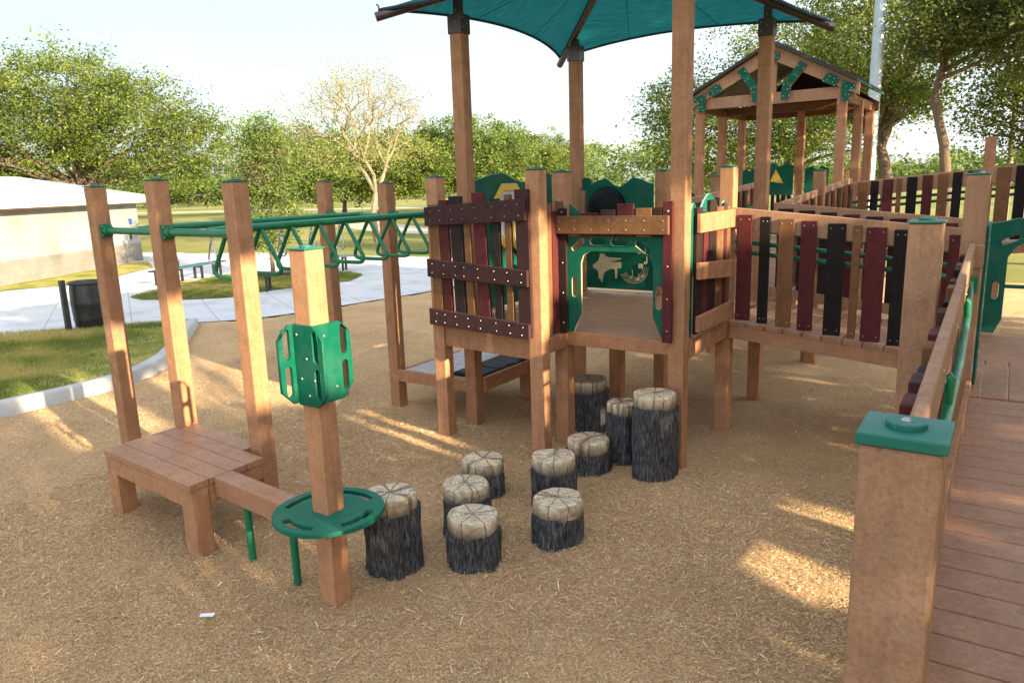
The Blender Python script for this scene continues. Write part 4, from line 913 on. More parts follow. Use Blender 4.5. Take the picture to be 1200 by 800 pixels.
def stump(x, y, rad, h, lab, i):
    rn = np.random.default_rng(100 + i)
    t_ = thing('stump_stepper', lab, 'stump', (x, y, 0), 'log stump steppers'); t_.rotation_euler = (0, 0, rn.uniform(0, 6.28))
    n = 72; kt = max(.72, .3 * rad + .35); zt = h - kt
    ph = rn.uniform(0, 6.28, 6); am = [.05, .035, .03, .02, .02, .015]; fr = [2, 3, 5, 7, 11, 17]
    def outline(a, extra=0): return 1 + sum(m * math.sin(f * a + p) for m, f, p in zip(am, fr, ph)) + extra
    rid = rn.uniform(-1, 1, n)
    mb = MB(); zs = [-.35, .0, .1, .35, .6] + list(np.linspace(.9, zt - .12, 7)) + [zt]
    for z in zs:
        fl = 1.0 + .05 * max(0, 1 - z / .5) ** 2
        for k in range(n):
            a = 2 * math.pi * k / n; e = .022 * rid[k] + .016 * math.sin(9 * a + 3 * z) + .03 * math.sin(2 * a + 1.3 * z / h * 2)
            zz = z + (.10 * math.sin(2 * a + ph[0]) + .04 * math.sin(5 * a + ph[1]) if z >= zt - .15 else 0)
            q = rad * (outline(a, e)) * fl * (.99 if z < zt else .955); mb.v.append((q * math.cos(a), q * math.sin(a), zz))
    m = len(zs)
    for i_ in range(m - 1): mb.f += [(i_ * n + k, i_ * n + (k + 1) % n, (i_ + 1) * n + (k + 1) % n, (i_ + 1) * n + k) for k in range(n)]
    mb.f.append(tuple((m - 1) * n + k for k in range(n)))
    ob = mb.build('bark', 'stumpbark', t_, True, scale=S); ob.location = (0, 0, 0); fixloc(ob, t_)
    mb = MB(); pr = [(.93, zt - .1), (.935, zt + kt * .3), (.935, h - .16), (.925, h - .07), (.90, h - .015), (.87, h), (.6, h + .01), (.3, h + .012), (.05, h + .012)]
    dents = [(rn.uniform(0, 6.28), rn.uniform(.03, .05)) for _ in range(6)]
    for q, z in pr:
        for k in range(n):
            a = 2 * math.pi * k / n
            e = -sum(.011 * math.exp(-((math.remainder(a - d, 2 * math.pi)) / w_) ** 2) for d, w_ in dents) if q > .2 else 0
            rr_ = rad * q * (outline(a) * .5 + .5 + e); mb.v.append((rr_ * math.cos(a), rr_ * math.sin(a), z + (.02 * math.sin(3 * a + ph[2]) if q > .8 else 0)))
    m = len(pr)
    for i_ in range(m - 1): mb.f += [(i_ * n + k, i_ * n + (k + 1) % n, (i_ + 1) * n + (k + 1) % n, (i_ + 1) * n + k) for k in range(n)]
    mb.f.append(tuple((m - 1) * n + k for k in range(n)))
    ob = mb.build('stump_top', 'stumptop', t_, True); fixloc(ob, t_)
    at = ob.data.attributes.new('tint', 'FLOAT', 'POINT'); at.data.foreach_set('value', [min(1, max(0, (v_.co.z / S - zt) / (kt * .62))) for v_ in ob.data.vertices])
def fixloc(ob, t_):
    # these meshes are modelled round the origin: undo the root offset build() took away
    off = np.array(t_.location); co_ = np.empty(len(ob.data.vertices) * 3); ob.data.vertices.foreach_get('co', co_)
    co_ = co_.reshape(-1, 3) + off; ob.data.vertices.foreach_set('co', co_.ravel()); ob.data.update()
for i, q in enumerate(st): stump(*q, i)

# ================================================================== GROUND AND SURROUNDINGS (metres from here on)
def thing_m(name, label, cat, loc, group=None): return thing(name, label, cat, Vector(loc) / S, group)
def npmesh(name, co_, quads, mat, tint=None, loc=(0, 0, 0), parent=None):
    me = bpy.data.meshes.new(name); nv = len(co_); nf = len(quads); k = quads.shape[1]
    me.vertices.add(nv); me.vertices.foreach_set('co', np.ascontiguousarray(co_, dtype=np.float32).ravel())
    me.loops.add(nf * k); me.loops.foreach_set('vertex_index', np.ascontiguousarray(quads, dtype=np.int32).ravel())
    me.polygons.add(nf); me.polygons.foreach_set('loop_start', np.arange(0, nf * k, k, dtype=np.int32))
    try: me.polygons.foreach_set('loop_total', np.full(nf, k, dtype=np.int32))
    except Exception: pass
    me.update(calc_edges=True); me.validate()
    if tint is not None:
        at = me.attributes.new('tint', 'FLOAT', 'FACE'); at.data.foreach_set('value', np.ascontiguousarray(tint, dtype=np.float32))
    me.materials.append(M[mat]); o = bpy.data.objects.new(name, me); COL.objects.link(o); o.location = loc
    if parent is not None: o.parent = parent
    return o
def inside(P, poly):
    x, y = P[:, 0], P[:, 1]; r_ = np.zeros(len(P), bool); n = len(poly)
    for i in range(n):
        x0, y0 = poly[i]; x1, y1 = poly[(i + 1) % n]
        c = ((y0 > y) != (y1 > y)) & (x < (x1 - x0) * (y - y0) / (y1 - y0 + 1e-12) + x0); r_ ^= c
    return r_
def vnoise(x, y, seed=0):
    v = 0
    for k, (f, a) in enumerate(((.9, 1), (2.1, .55), (4.7, .3), (9.5, .16))):
        rg = np.random.default_rng(seed + k); p = rg.uniform(0, 6.28, 4); th = rg.uniform(0, 6.28, 4)
        for j in range(4): v = v + a * .5 * np.sin(f * (x * np.cos(th[j]) + y * np.sin(th[j])) + p[j])
    return v
def sheet(name, mat, poly, z, kind='structure', zs=None):
    bm = bmesh.new(); vs = [bm.verts.new((p[0], p[1], zs[i] if zs else z)) for i, p in enumerate(poly)]
    f = bm.faces.new(vs); bmesh.ops.triangulate(bm, faces=[f]); me = bpy.data.meshes.new(name); bm.to_mesh(me); bm.free()
    o = bpy.data.objects.new(name, me); COL.objects.link(o); me.materials.append(M[mat]); o['kind'] = kind
    if me.polygons and me.polygons[0].normal.z < 0: me.flip_normals()
    return o
# big field, reaching the horizon
sheet('field', 'field', [(-1500, -300), (1500, -300), (1500, 1500), (-1500, 1500)], -.16)
kerb_line = [(-9.9, -3.0), (-10.05, 1.5), (-10.06, 3.71), (-9.99, 4.5), (-10.02, 5.03), (-10.14, 5.5), (-10.55, 6.16), (-11.2, 6.8), (-11.9, 7.4), (-12.7, 8.05), (-13.51, 8.75)]
path_mulch = [(-13.72, 8.86), (-12.89, 9.65), (-12.53, 11.19), (-12.31, 12.58), (-12.03, 14.02), (-11.9, 16.5), (-12.2, 20.5)]
MULCH = kerb_line + path_mulch + [(7.5, 20.5), (9.5, -3)]
# mulch bed: a gently uneven grid
gx_, gy_ = np.meshgrid(np.arange(-15, 10.01, .12), np.arange(-3.6, 21.2, .12)); P = np.stack([gx_.ravel(), gy_.ravel()], 1)
ins = inside(P, MULCH); seg = np.array(MULCH); d = np.full(len(P), 1e9)
for i in range(len(seg)):
    a, b = seg[i], seg[(i + 1) % len(seg)]; ab = b - a; tt = np.clip(((P - a) @ ab) / (ab @ ab), 0, 1); d = np.minimum(d, np.hypot(*(P - a - tt[:, None] * ab).T))
sg = np.where(ins, d, -d); amp = np.clip(sg / 1.0, 0, 1)
z = .019 * vnoise(P[:, 0] * 1.6, P[:, 1] * 1.6, 3) * amp + np.where(ins, 0, -.10) 
posts_m = np.array([(-23.72, 20.9), (-42.2, 21.2), (-33.7, 20.4), (-34.7, 25.5), (-16.7, 43.4), (-34.1, 41.6), (-25, 40.4), (-16.6, 52.4), (-42.3, 45.3)] + [(s_[0], s_[1]) for s_ in st]) * S
for q in posts_m:
    dd = np.hypot(P[:, 0] - q[0], P[:, 1] - q[1]); z += np.where(ins, .022 * np.exp(-((dd - .16) / .14) ** 2), 0)
ny, nx = gx_.shape; idx = np.arange(nx * ny).reshape(ny, nx); Q = np.stack([idx[:-1, :-1], idx[:-1, 1:], idx[1:, 1:], idx[1:, :-1]], -1).reshape(-1, 4)
keep = (sg[Q] > -.25).any(1); Q = Q[keep]
mo = npmesh('mulch_ground', np.column_stack([P, z]), Q, 'mulch'); mo['kind'] = 'structure'; mo.data.polygons.foreach_set('use_smooth', [True] * len(mo.data.polygons))
ZG = z.reshape(ny, nx)
def zat(x, y):
    i = np.clip((y + 3.6) / .12, 0, ny - 2); j = np.clip((x + 15) / .12, 0, nx - 2); i0 = i.astype(int); j0 = j.astype(int); fi, fj = i - i0, j - j0
    return (ZG[i0, j0] * (1 - fi) * (1 - fj) + ZG[i0 + 1, j0] * fi * (1 - fj) + ZG[i0, j0 + 1] * (1 - fi) * fj + ZG[i0 + 1, j0 + 1] * fi * fj)
# loose wood fibre chips lying on the bed
C_ = []
for n_, (xa, xb, ya, yb) in ((270000, (-7.0, .1, 1.4, 6.2)), (170000, (-10, .3, 3.6, 10)), (110000, (-12.8, 1.2, 7, 17)), (90000, (-10.2, -5.5, .8, 7.5))):
    C_.append(np.stack([RNG.uniform(xa, xb, n_), RNG.uniform(ya, yb, n_)], 1))
C_ = np.concatenate(C_)
az = np.arctan2(C_[:, 0], C_[:, 1]); C_ = C_[(az > R(-75)) & (az < R(8)) & inside(C_, MULCH)]
n_ = len(C_); Lc = RNG.gamma(1.8, .0064, n_) + .005; Wc = RNG.uniform(.0015, .0040, n_) * (1 + .6 * (Lc > .035)); yaw = RNG.uniform(0, 6.28, n_); pit = RNG.normal(0, .28, n_)
u = np.stack([np.cos(yaw) * np.cos(pit), np.sin(yaw) * np.cos(pit), np.sin(pit)], 1); v = np.stack([-np.sin(yaw), np.cos(yaw), RNG.normal(0, .45, n_)], 1)
zc = zat(C_[:, 0], C_[:, 1]) + RNG.uniform(.002, .015, n_) + np.abs(np.sin(pit)) * Lc * .4
c0 = np.column_stack([C_, zc]); bendz = np.zeros((n_, 3)); bendz[:, 2] = RNG.normal(0, .004, n_)
hl = (u * (Lc / 2)[:, None]); hw = (v * (Wc / 2)[:, None]); tp_ = RNG.uniform(.2, 1, n_)[:, None]
V = np.stack([c0 - hl - hw * tp_, c0 + hl - hw, c0 + hl + hw * tp_, c0 - hl + hw], 1).reshape(-1, 3)
tn = np.clip(RNG.beta(1.1, 1.1, n_) * .9 + .10 * (vnoise(C_[:, 0], C_[:, 1], 9) > .2), 0, .93); tn[RNG.random(n_) < .006] = 1.0
co_ = npmesh('wood_chips', V, np.arange(n_ * 4).reshape(-1, 4), 'chip', tn); co_['kind'] = 'stuff'
for x, y, L_, a, lab in ((-3.93, 2.36, .09, .5, 'white paper scrap lying on the mulch in the near left foreground'),):
    mb = MB().hexa([(-L_ / 2, -.012, 0), (L_ / 2, -.012, .004), (L_ / 2, .014, .012), (-L_ / 2, .01, .006), (-L_ / 2, -.012, .003), (L_ / 2, -.012, .007), (L_ / 2, .014, .015), (-L_ / 2, .01, .009)])
    o = mb.build('paper_scrap', 'white', None, scale=1); o.location = (x, y, .02); o.rotation_euler = (0, 0, a); tag(o, lab, 'litter')
# kerb
def kerb_mesh(line, w_, h_):
    mb = MB(); n = len(line); pr = []
    for i, p in enumerate(line):
        a = Vector(line[max(i - 1, 0)]); b = Vector(line[min(i + 1, n - 1)]); d_ = (b - a).normalized(); nn = Vector((-d_.y, d_.x)); p = Vector(p)
        f = h_ if i < n - 3 else h_ * (1 - .28 * (i - n + 4))
        q = p + nn * w_; pr.append([(p.x, p.y, -.15), (p.x, p.y, f - .02), (p.x + nn.x * .02, p.y + nn.y * .02, f), (q.x - nn.x * .02, q.y - nn.y * .02, f), (q.x, q.y, f - .02), (q.x, q.y, -.15)])
    for r_ in pr: mb.v += r_
    for i in range(n - 1):
        for k in range(5): mb.f.append((i * 6 + k, (i + 1) * 6 + k, (i + 1) * 6 + k + 1, i * 6 + k + 1))
    mb.f += [tuple(range(6)), tuple(reversed(range((n - 1) * 6, n * 6)))]
    return mb
def smooth_line(L_, it=2):
    for _ in range(it):
        o = [L_[0]]
        for a, b in zip(L_[:-1], L_[1:]): o += [(a[0] * .75 + b[0] * .25, a[1] * .75 + b[1] * .25), (a[0] * .25 + b[0] * .75, a[1] * .25 + b[1] * .75)]
        L_ = o + [L_[-1]]
    return L_
KL = smooth_line(kerb_line)
k_ = kerb_mesh(KL, .19, .17).build('kerb', 'kerb', None, True, scale=1); k_['kind'] = 'structure'
# concrete path
PATH = [(-13.6, 8.7)] + smooth_line(path_mulch) + [(-12.4, 21.2), (-17.8, 21.4), (-22.3, 20.9), (-27.1, 20.8), (-30.5, 19.6), (-33, 20), (-36, 14), (-30, 2), (-24, -4), (-18, -4), (-18.5, 2), (-17.2, 4.8), (-15.96, 6.13), (-15.29, 6.98), (-14.6, 8.06), (-14.1, 8.5)]
sheet('path', 'concrete', PATH, .012)
LAWN = [(p[0] - .12, p[1] + .05) for p in KL] + [(-13.9, 8.75), (-14.6, 8.06), (-15.29, 6.98), (-15.96, 6.13), (-17.2, 4.8), (-18.5, 2), (-19, -3)]
sheet('lawn', 'lawn', LAWN, .1, zs=[.12] * (len(KL) - 6) + [.1, .08, .06, .05, .04, .03] + [.03] * 7)
ISL = [(-18.92, 10.37), (-19.37, 11.17), (-19.68, 12.12), (-20.48, 13.62), (-21.0, 15.0), (-19.4, 16.0), (-17.2, 16.6), (-16.3, 16.2), (-15.6, 15.0), (-16.1, 13.44), (-16.28, 12.54), (-16.19, 11.4), (-17.03, 10.67), (-18.15, 10.22)]
sheet('lawn', 'lawn', ISL, .03)
sheet('lawn', 'lawn', [(-24.2, 9.3), (-23.9, 10.2), (-23.5, 11.1), (-24.43, 13.14), (-25.94, 15.25), (-28.6, 16.6), (-28.75, 15.9), (-25.5, 10.1), (-24.6, 8.6)], .03)
sheet('dirt_track', 'dirt', [(-60, 50), (-32.5, 34.5), (-24, 34), (-10, 38), (30, 48), (30, 52), (-12, 42), (-24, 38), (-34, 40), (-58, 56)], -.15)
sheet('dirt_track', 'dirt', [(-150, 62), (-70, 78), (-30, 92), (-30, 95), (-72, 82), (-150, 67)], -.15)
def blades(poly, n_, zf, hmin, hmax, wid, seed):
    rg = np.random.default_rng(seed); p = np.array(poly); Pb = np.stack([rg.uniform(p[:, 0].min(), p[:, 0].max(), n_), rg.uniform(p[:, 1].min(), p[:, 1].max(), n_)], 1)
    Pb = Pb[inside(Pb, poly)]; n_ = len(Pb); a = rg.uniform(0, 6.28, n_); h = rg.uniform(hmin, hmax, n_); ln = rg.normal(0, .5, (n_, 2)) * h[:, None]
    w_ = np.stack([np.cos(a), np.sin(a)], 1) * wid; zb = zf(Pb)
    b0 = np.column_stack([Pb - w_, zb]); b1 = np.column_stack([Pb + w_, zb]); t_ = np.column_stack([Pb + ln, zb + h])
    m_ = vnoise(Pb[:, 0] * 1.9, Pb[:, 1] * 1.9, seed); tn_ = np.clip(.45 + .42 * m_ + rg.normal(0, .17, n_), 0, 1)
    return np.stack([b0, b1, t_], 1).reshape(-1, 3), np.arange(n_ * 3).reshape(-1, 3), tn_
parts = [blades([q for q in LAWN if q[0] > -17], 170000, lambda p: np.clip(.115 - .02 * (p[:, 1] - 3) * .55, .03, .12), .02, .075, .0055, 21), blades(ISL, 45000, lambda p: np.full(len(p), .03), .02, .06, .009, 22)]
V = np.concatenate([p[0] for p in parts]); o_ = 0; T = []
for p in parts: T.append(p[1] + o_); o_ += len(p[0])
g_ = npmesh('grass_blades', V, np.concatenate(T), 'grass_blade', np.concatenate([p[2] for p in parts])); g_['kind'] = 'stuff'

# ---- park building
bA, bB = Vector((-25.63, 10.08, 0)), Vector((-28.89, 15.85, 0)); du = (bB - bA).normalized(); nn = Vector((du.y, -du.x, 0))  # nn points to the camera
if nn.x < 0: nn = -nn
r = thing_m('park_building', 'low cream and tan block building with a white sloping metal roof, left background', 'building', (-28, 12, 0))
P0 = bA - du * 9; P1_ = bB + du * .15; dp = -nn * 5.5
def wallbox(a, b, z0, z1, th):
    q = [a, b, b - nn * th, a - nn * th]; return MB().hexa([(p.x, p.y, z0) for p in q] + [(p.x, p.y, z1) for p in q])
wallbox(P0, P1_, -.1, 2.45, .25).build('wall', 'wall', r, scale=1)
e0 = P1_ + nn * 0; e1 = P1_ + dp
q = [e0 - du * .24 - nn * .26, e0 - nn * .26, e1, e1 - du * .24]
MB().hexa([(p.x, p.y, -.1) for p in q] + [(p.x, p.y, 2.45) for p in q]).build('wall', 'wall', r, scale=1)
k0 = P1_ + du * .02; q = [k0 + nn * .0, k0 + du * 1.1 - nn * .0, k0 + du * 1.1 - nn * 1.2, k0 - nn * 1.2]
MB().hexa([(p.x, p.y, -.1) for p in q] + [(p.x, p.y, 2.4) for p in q]).build('entry_wall', 'wall', r, scale=1)
a, b = P0 + nn * .55, P1_ + du * 1.4 + nn * .55
rg0, rg1 = P0 + dp * .6, P1_ - du * .9 + dp * .6
mb = MB(); mb.hexa([(a.x, a.y, 2.52), (b.x, b.y, 2.52), (rg1.x, rg1.y, 3.36), (rg0.x, rg0.y, 3.36), (a.x, a.y, 2.60), (b.x, b.y, 2.60), (rg1.x, rg1.y, 3.44), (rg0.x, rg0.y, 3.44)])
b2 = P1_ + du * 1.4 + dp * 1.15
mb.add([(b.x, b.y, 2.52), (b2.x, b2.y, 2.52), (rg1.x, rg1.y, 3.36), (b.x, b.y, 2.60), (b2.x, b2.y, 2.60), (rg1.x, rg1.y, 3.44)], [(0, 1, 2), (3, 5, 4), (0, 3, 4, 1), (1, 4, 5, 2), (2, 5, 3, 0)])
rf = mb.build('roof', 'roofwhite', r, scale=1)
q = [a, b, b - nn * .06, a - nn * .06]; MB().hexa([(p.x, p.y, 2.34) for p in q] + [(p.x, p.y, 2.515) for p in q]).build('gutter', 'white', rf, scale=1)
q = [a - nn * .06, b - du * .1 - nn * .06, P1_ - nn * .02, P0 - nn * .02]; MB().hexa([(p.x, p.y, 2.30) for p in q] + [(p.x, p.y, 2.33) for p in q]).build('soffit', 'brown', rf, scale=1)
s0 = P1_ + du * .45 + nn * .02; q = [s0, s0 + du * .17, s0 + du * .17 + nn * .02, s0 + nn * .02]
MB().hexa([(p.x, p.y, 1.5) for p in q] + [(p.x, p.y, 1.72) for p in q]).build('blue_sign', 'bluesign', r, scale=1)
s0 = P1_ + du * .38 + nn * .02; q = [s0, s0 + du * .08, s0 + du * .08 + nn * .03, s0 + nn * .03]
MB().hexa([(p.x, p.y, .9) for p in q] + [(p.x, p.y, 1.35) for p in q]).build('door_handle', 'blacksteel', r, scale=1)
# ---- litter bin and its post
r = thing_m('litter_bin', 'black ribbed plastic barrel bin with a wide rim on the lawn edge', 'bin', (-15.05, 7.4, 0))
pr = [(.245, 0), (.27, .03), (.285, .2), (.292, .22), (.29, .26), (.30, .5), (.307, .52), (.305, .56), (.297, .8), (.285, .9), (.30, .915), (.30, .96), (.27, .965), (.255, .93), (.25, .5)]
MB().lathe((-15.05, 7.4, .02), pr, 36).build('barrel', 'can', r, True, scale=1)
MB().tube([(-15.05 + .3 * math.cos(a), 7.4 + .3 * math.sin(a), .95) for a in [2 * math.pi * k / 36 for k in range(36)]], .022, 8, True).build('rim', 'can', r, True, scale=1)
r = thing_m('bin_post', 'slim black post with a green edge standing left of the black barrel bin', 'post', (-15.0, 6.95, 0))
MB().box(-15.05, -14.96, 6.9, 6.99, -.05, 1.05).build('post_bar', 'blacksteel', r, bevel=.004, scale=1)
MB().box(-15.045, -15.0, 6.993, 7.01, -.05, 1.02).build('green_strip', 'pipe', r, scale=1)
# ---- benches
def bench(loc, rot, L_, d_, h_, mat, lab, nm='park_bench', legs=3, grid=False):
    t_ = thing_m(nm, lab, 'bench', loc); ox, oy = loc[0], loc[1]
    c, s_ = math.cos(rot), math.sin(rot); P2 = lambda x, y, z: (ox + x * c - y * s_, oy + x * s_ + y * c, z)
    def bx(mb, x0, x1, y0, y1, z0, z1): mb.hexa([P2(x0, y0, z0), P2(x1, y0, z0), P2(x1, y1, z0), P2(x0, y1, z0), P2(x0, y0, z1), P2(x1, y0, z1), P2(x1, y1, z1), P2(x0, y1, z1)])
    mb = MB(); k = 5
    for i in range(k):
        y0 = -d_ / 2 + d_ * i / k; bx(mb, -L_ / 2, L_ / 2, y0, y0 + d_ / k - .02, h_ - .04, h_)
    mb.build('seat', mat, t_, scale=1)
    for i in range(legs):
        x = (-L_ / 2 + .25) + (L_ - .5) * i / max(1, legs - 1) if legs > 1 else 0
        mb = MB(); bx(mb, x - .03, x + .03, -d_ / 2 + .04, -d_ / 2 + .1, 0, h_ - .045); bx(mb, x - .03, x + .03, d_ / 2 - .1, d_ / 2 - .04, 0, h_ - .045); bx(mb, x - .028, x + .028, -d_ / 2 + .1, d_ / 2 - .1, h_ - .1, h_ - .05)
        mb.build('leg', 'blacksteel', t_, scale=1)
    return t_
bench((-20.95, 13.75, 0), R(108), 2.3, .4, .46, 'bluebench', 'long backless blue slatted bench seen between the left tall posts')
bench((-20.5, 12.2, 0), R(110), .5, .4, .46, 'blacksteel', 'short dark bench at the path edge just left of the long blue bench', legs=2)
bench((-15.75, 13.0, .03), R(35), 1.7, .42, .47, 'blacksteel', 'black mesh bench behind the disc post on the grass island', legs=2)
bench((-17.94, 17.03, 0), R(30), 1.2, .5, .5, 'greybench', 'pale grey single-leg bench on the far path behind the loop rungs', legs=1)
r = sheet('flower_bed', 'mulch', [(-20.6 + .55 * math.cos(2 * math.pi * k / 14), 12.95 + .35 * math.sin(2 * math.pi * k / 14)) for k in range(14)], .045)
# ---- tall light pole, utility pole
r = thing_m('light_pole', 'tall pale blue-grey metal light pole right of the gabled shelter', 'pole', (-22.2 * S, 150 * S, 0))
MB().tube([(-22.2 * S, 150 * S, -.2), (-22.0 * S, 150.4 * S, 9.5)], [.142, .134], 20).build('shaft', 'pole', r, True, scale=1)
MB().lathe((-22.2 * S, 150 * S, -.1), [(.2, 0), (.2, .12), (.15, .16)], 20).build('base_plate', 'pole', r, True, scale=1)
def azp(deg, D): return (math.sin(R(deg)) * D, math.cos(R(deg)) * D, 0)
p = azp(-.35, 32); r = thing_m('utility_pole', 'thin wooden pole at the far right edge behind the fence', 'pole', p)
MB().tube([(p[0], p[1], -.1), (p[0] - .05, p[1], 7.5)], [.10, .08], 12).build('pole_shaft', 'wire', r, True, scale=1)

# ---- trees
def leaf_cloud(rg, centres, sig, per, size, flat=.6):
    n = len(centres) * per; c = np.repeat(centres, per, 0) + rg.normal(0, 1, (n, 3)) * np.repeat(sig, per)[:, None] * np.array([1, 1, flat])
    u = rg.normal(0, 1, (n, 3)); u[:, 2] *= .6; u /= np.linalg.norm(u, axis=1)[:, None]; v = np.cross(u, rg.normal(0, 1, (n, 3))); v /= np.linalg.norm(v, axis=1)[:, None] + 1e-9
    s_ = size * (.5 + .9 * rg.random(n) ** 1.6)[:, None]; u = u * s_ * .5; v = v * s_ * .28
    V = np.stack([c - u, c + v - u * .1, c + u, c - v - u * .1], 1)
    ct = np.repeat(rg.normal(0, .22, len(centres)), per); tn = np.clip(.45 + ct + rg.normal(0, .16, n), 0, 1)
    return V.reshape(-1, 3), np.arange(n * 4).reshape(-1, 4), tn
def tree(name, label, loc, trunk, blobs, nclump, per, lsize, leaf, bark='bark', tr=.2, seed=1, sig=.38, group=None, hollow=.55, twig=.035, limbs=True, nl=26):
    """trunk: list of points; blobs: crown ellipsoids (cx,cy,cz,rx,ry,rz,weight); all relative to loc, metres"""
    rg = np.random.default_rng(seed); t_ = thing_m(name, label, 'tree', loc, group); L_ = Vector(loc)
    B = np.array(blobs, float); wv_ = B[:, 6] / B[:, 6].sum(); bi = rg.choice(len(B), nclump, p=wv_)
    d_ = rg.normal(0, 1, (nclump, 3)); d_ /= np.linalg.norm(d_, axis=1)[:, None]; rr_ = hollow + (1 - hollow) * rg.random(nclump) ** .7
    rr_ *= 1 + .14 * rg.normal(0, 1, nclump)
    C = B[bi, :3] + d_ * B[bi, 3:6] * rr_[:, None]; C[:, 2] = np.maximum(C[:, 2], .5)
    V, Fq, tn = leaf_cloud(rg, C, sig * rg.uniform(.55, 1.35, nclump), per, lsize)
    npmesh('crown', V, Fq, leaf, tn, parent=t_)
    mb = MB(); pts = [Vector(p) for p in trunk]; n = len(pts)
    mb.tube(pts, [tr * (1.25 if i == 0 else 1) * (1 - .55 * i / (n - 1)) for i in range(n)], 10)
    top = pts[-1]; sel = rg.choice(nclump, min(nl, nclump), replace=False)
    if limbs:
        for k, ci in enumerate(sel):
            e = Vector(C[ci]); s0 = pts[-1] if k % 3 else pts[max(1, n - 2)].lerp(pts[-1], rg.uniform(.2, .95))
            m1 = s0.lerp(e, .35) + Vector((rg.normal(0, .2), rg.normal(0, .2), rg.uniform(.1, .5))); m2 = s0.lerp(e, .7) + Vector((rg.normal(0, .2), rg.normal(0, .2), rg.uniform(0, .4)))
            r0_ = tr * rg.uniform(.22, .42); mb.tube([s0, m1, m2, e], [r0_, r0_ * .7, r0_ * .45, twig * .5], 6)
            for _ in range(3):
                cj = C[rg.integers(nclump)]; q = Vector(cj)
                if (q - m2).length < 2.2: mb.tube([m2, m2.lerp(q, .5) + Vector((0, 0, .12)), q], [r0_ * .4, twig * .7, twig * .35], 5)
    o = mb.build('trunk', bark, None, True, scale=1); o.parent = t_
    return t_
tree('oak_tree', 'broad olive green oak spreading above the white roofed building', azp(-63.5, 45), [(0, 0, 0), (.1, 0, 1.6), (.3, .1, 3.0)],
     [(-2.5, -2, 6.0, 4.2, 4.2, 2.9, 3), (2.4, 2, 5.9, 4.0, 4.0, 2.8, 3), (0, 0, 7.3, 3.8, 3.8, 2.6, 2.5), (-5, -4.5, 5.6, 3.6, 3.6, 2.4, 2.4), (-8, -8, 5.2, 3.2, 3.2, 2.2, 1.5), (4.3, 4, 5.0, 2.6, 2.6, 1.9, 1.2)], 1350, 90, .15, 'leaf_oak', tr=.42, seed=11, sig=.42, nl=40)
tree('young_tree', 'young bright green tree on the grass island behind the left posts', (-18.65, 14.75, 0), [(0, 0, 0), (.03, 0, 1), (0, .05, 2.4), (0, 0, 3.6)],
     [(0, 0, 3.3, .95, .95, 1.3, 3), (.15, 0, 2.0, 1.0, 1.0, .95, 2), (0, 0, 4.2, .55, .55, .7, .8), (-.2, .2, 1.3, .6, .6, .5, .6)], 330, 60, .085, 'leaf_green', tr=.06, seed=12, sig=.2, twig=.012)
def feathery(name, label, loc, seed):
    rg = np.random.default_rng(seed); t_ = thing_m(name, label, 'tree', loc); mb = MB(); ends = []
    def grow(p, d, L, rad, lev):
        q = p + d * L * .5 + Vector(rg.normal(0, .05, 3)) * L; e = q + (d + Vector(rg.normal(0, .16, 3))).normalized() * L * .5
        mb.tube([p, q, e], [rad, rad * .85, rad * .68], 7 if lev < 2 else 4, caps=False)
        if lev >= 3: ends.append(e)
        if lev == 6: return
        n = 2 if lev == 5 else 3
        for k in range(n):
            a_ = 6.283 * (k + rg.random() * .7) / n; o1 = d.orthogonal().normalized(); o2 = d.cross(o1); sp = rg.uniform(.38, .85)
            nd = (d + (o1 * math.cos(a_) + o2 * math.sin(a_)) * sp + Vector((0, 0, .10))).normalized(); grow(e, nd, L * rg.uniform(.62, .86), rad * .60, lev + 1)
    grow(Vector((0, 0, 0)), Vector((.02, .02, 1)).normalized(), 2.45, .19, 0)
    o = mb.build('trunk', 'bark_pale', None, True, scale=1); o.parent = t_
    E_ = np.array([tuple(e) for e in ends]); E_ = E_[rg.random(len(E_)) < .75]; lo_ = rg.normal(0, 1, (170, 3)) * np.array([1.7, 1.7, .42]) + np.array([-.6, -.5, 4.3]); E_ = np.concatenate([E_, np.repeat(lo_, 3, 0) + rg.normal(0, .2, (510, 3))])
    V, Fq, tn = leaf_cloud(rg, E_, np.full(len(E_), .22), 14, .085); npmesh('crown', V, Fq, 'leaf_dry', tn, parent=t_)
feathery('bare_tree', 'pale half-bare tree with a light trunk and wispy twigs, left of the canopy', (-26.0, 27.0, 0), 5)
far = [(-49.5, 62, 7.6, 3.6, 'leaf_green', 'rounded green tree behind the young tree, just right of the big oak'), (-46.2, 72, 8.2, 3.9, 'leaf_oak', 'dark stemmed oak behind the pale half-bare tree'),
       (-42.6, 66, 8.0, 4.0, 'leaf_oak', 'olive oak just right of the pale half-bare tree'), (-39.6, 74, 8.8, 3.9, 'leaf_oak', 'oak behind the crooked picket panel, left of the first canopy post'),
       (-36.3, 70, 9.4, 4.4, 'leaf_green', 'tallest rounded tree of the row, just right of the first canopy post'), (-33.3, 78, 8.2, 4.2, 'leaf_oak', 'low rounded oak between the two left canopy posts'), (-30.6, 92, 8.4, 4.2, 'leaf_green', 'small oak directly left of the far canopy post')]
for i, (a_, D, h_, w_, lf, lab) in enumerate(far):
    tree('oak_tree', lab, azp(a_, D), [(0, 0, 0), (.1, 0, 1.0), (.2, .1, 1.9)], [(0, 0, h_ * .60, w_, w_, h_ * .36, 3), (-w_ * .45, -w_ * .3, h_ * .5, w_ * .7, w_ * .7, h_ * .28, 1.5), (w_ * .5, w_ * .35, h_ * .52, w_ * .65, w_ * .65, h_ * .28, 1.5)],
         560, 74, .23, lf, tr=.26, seed=30 + i, sig=.42, group=None, nl=18)
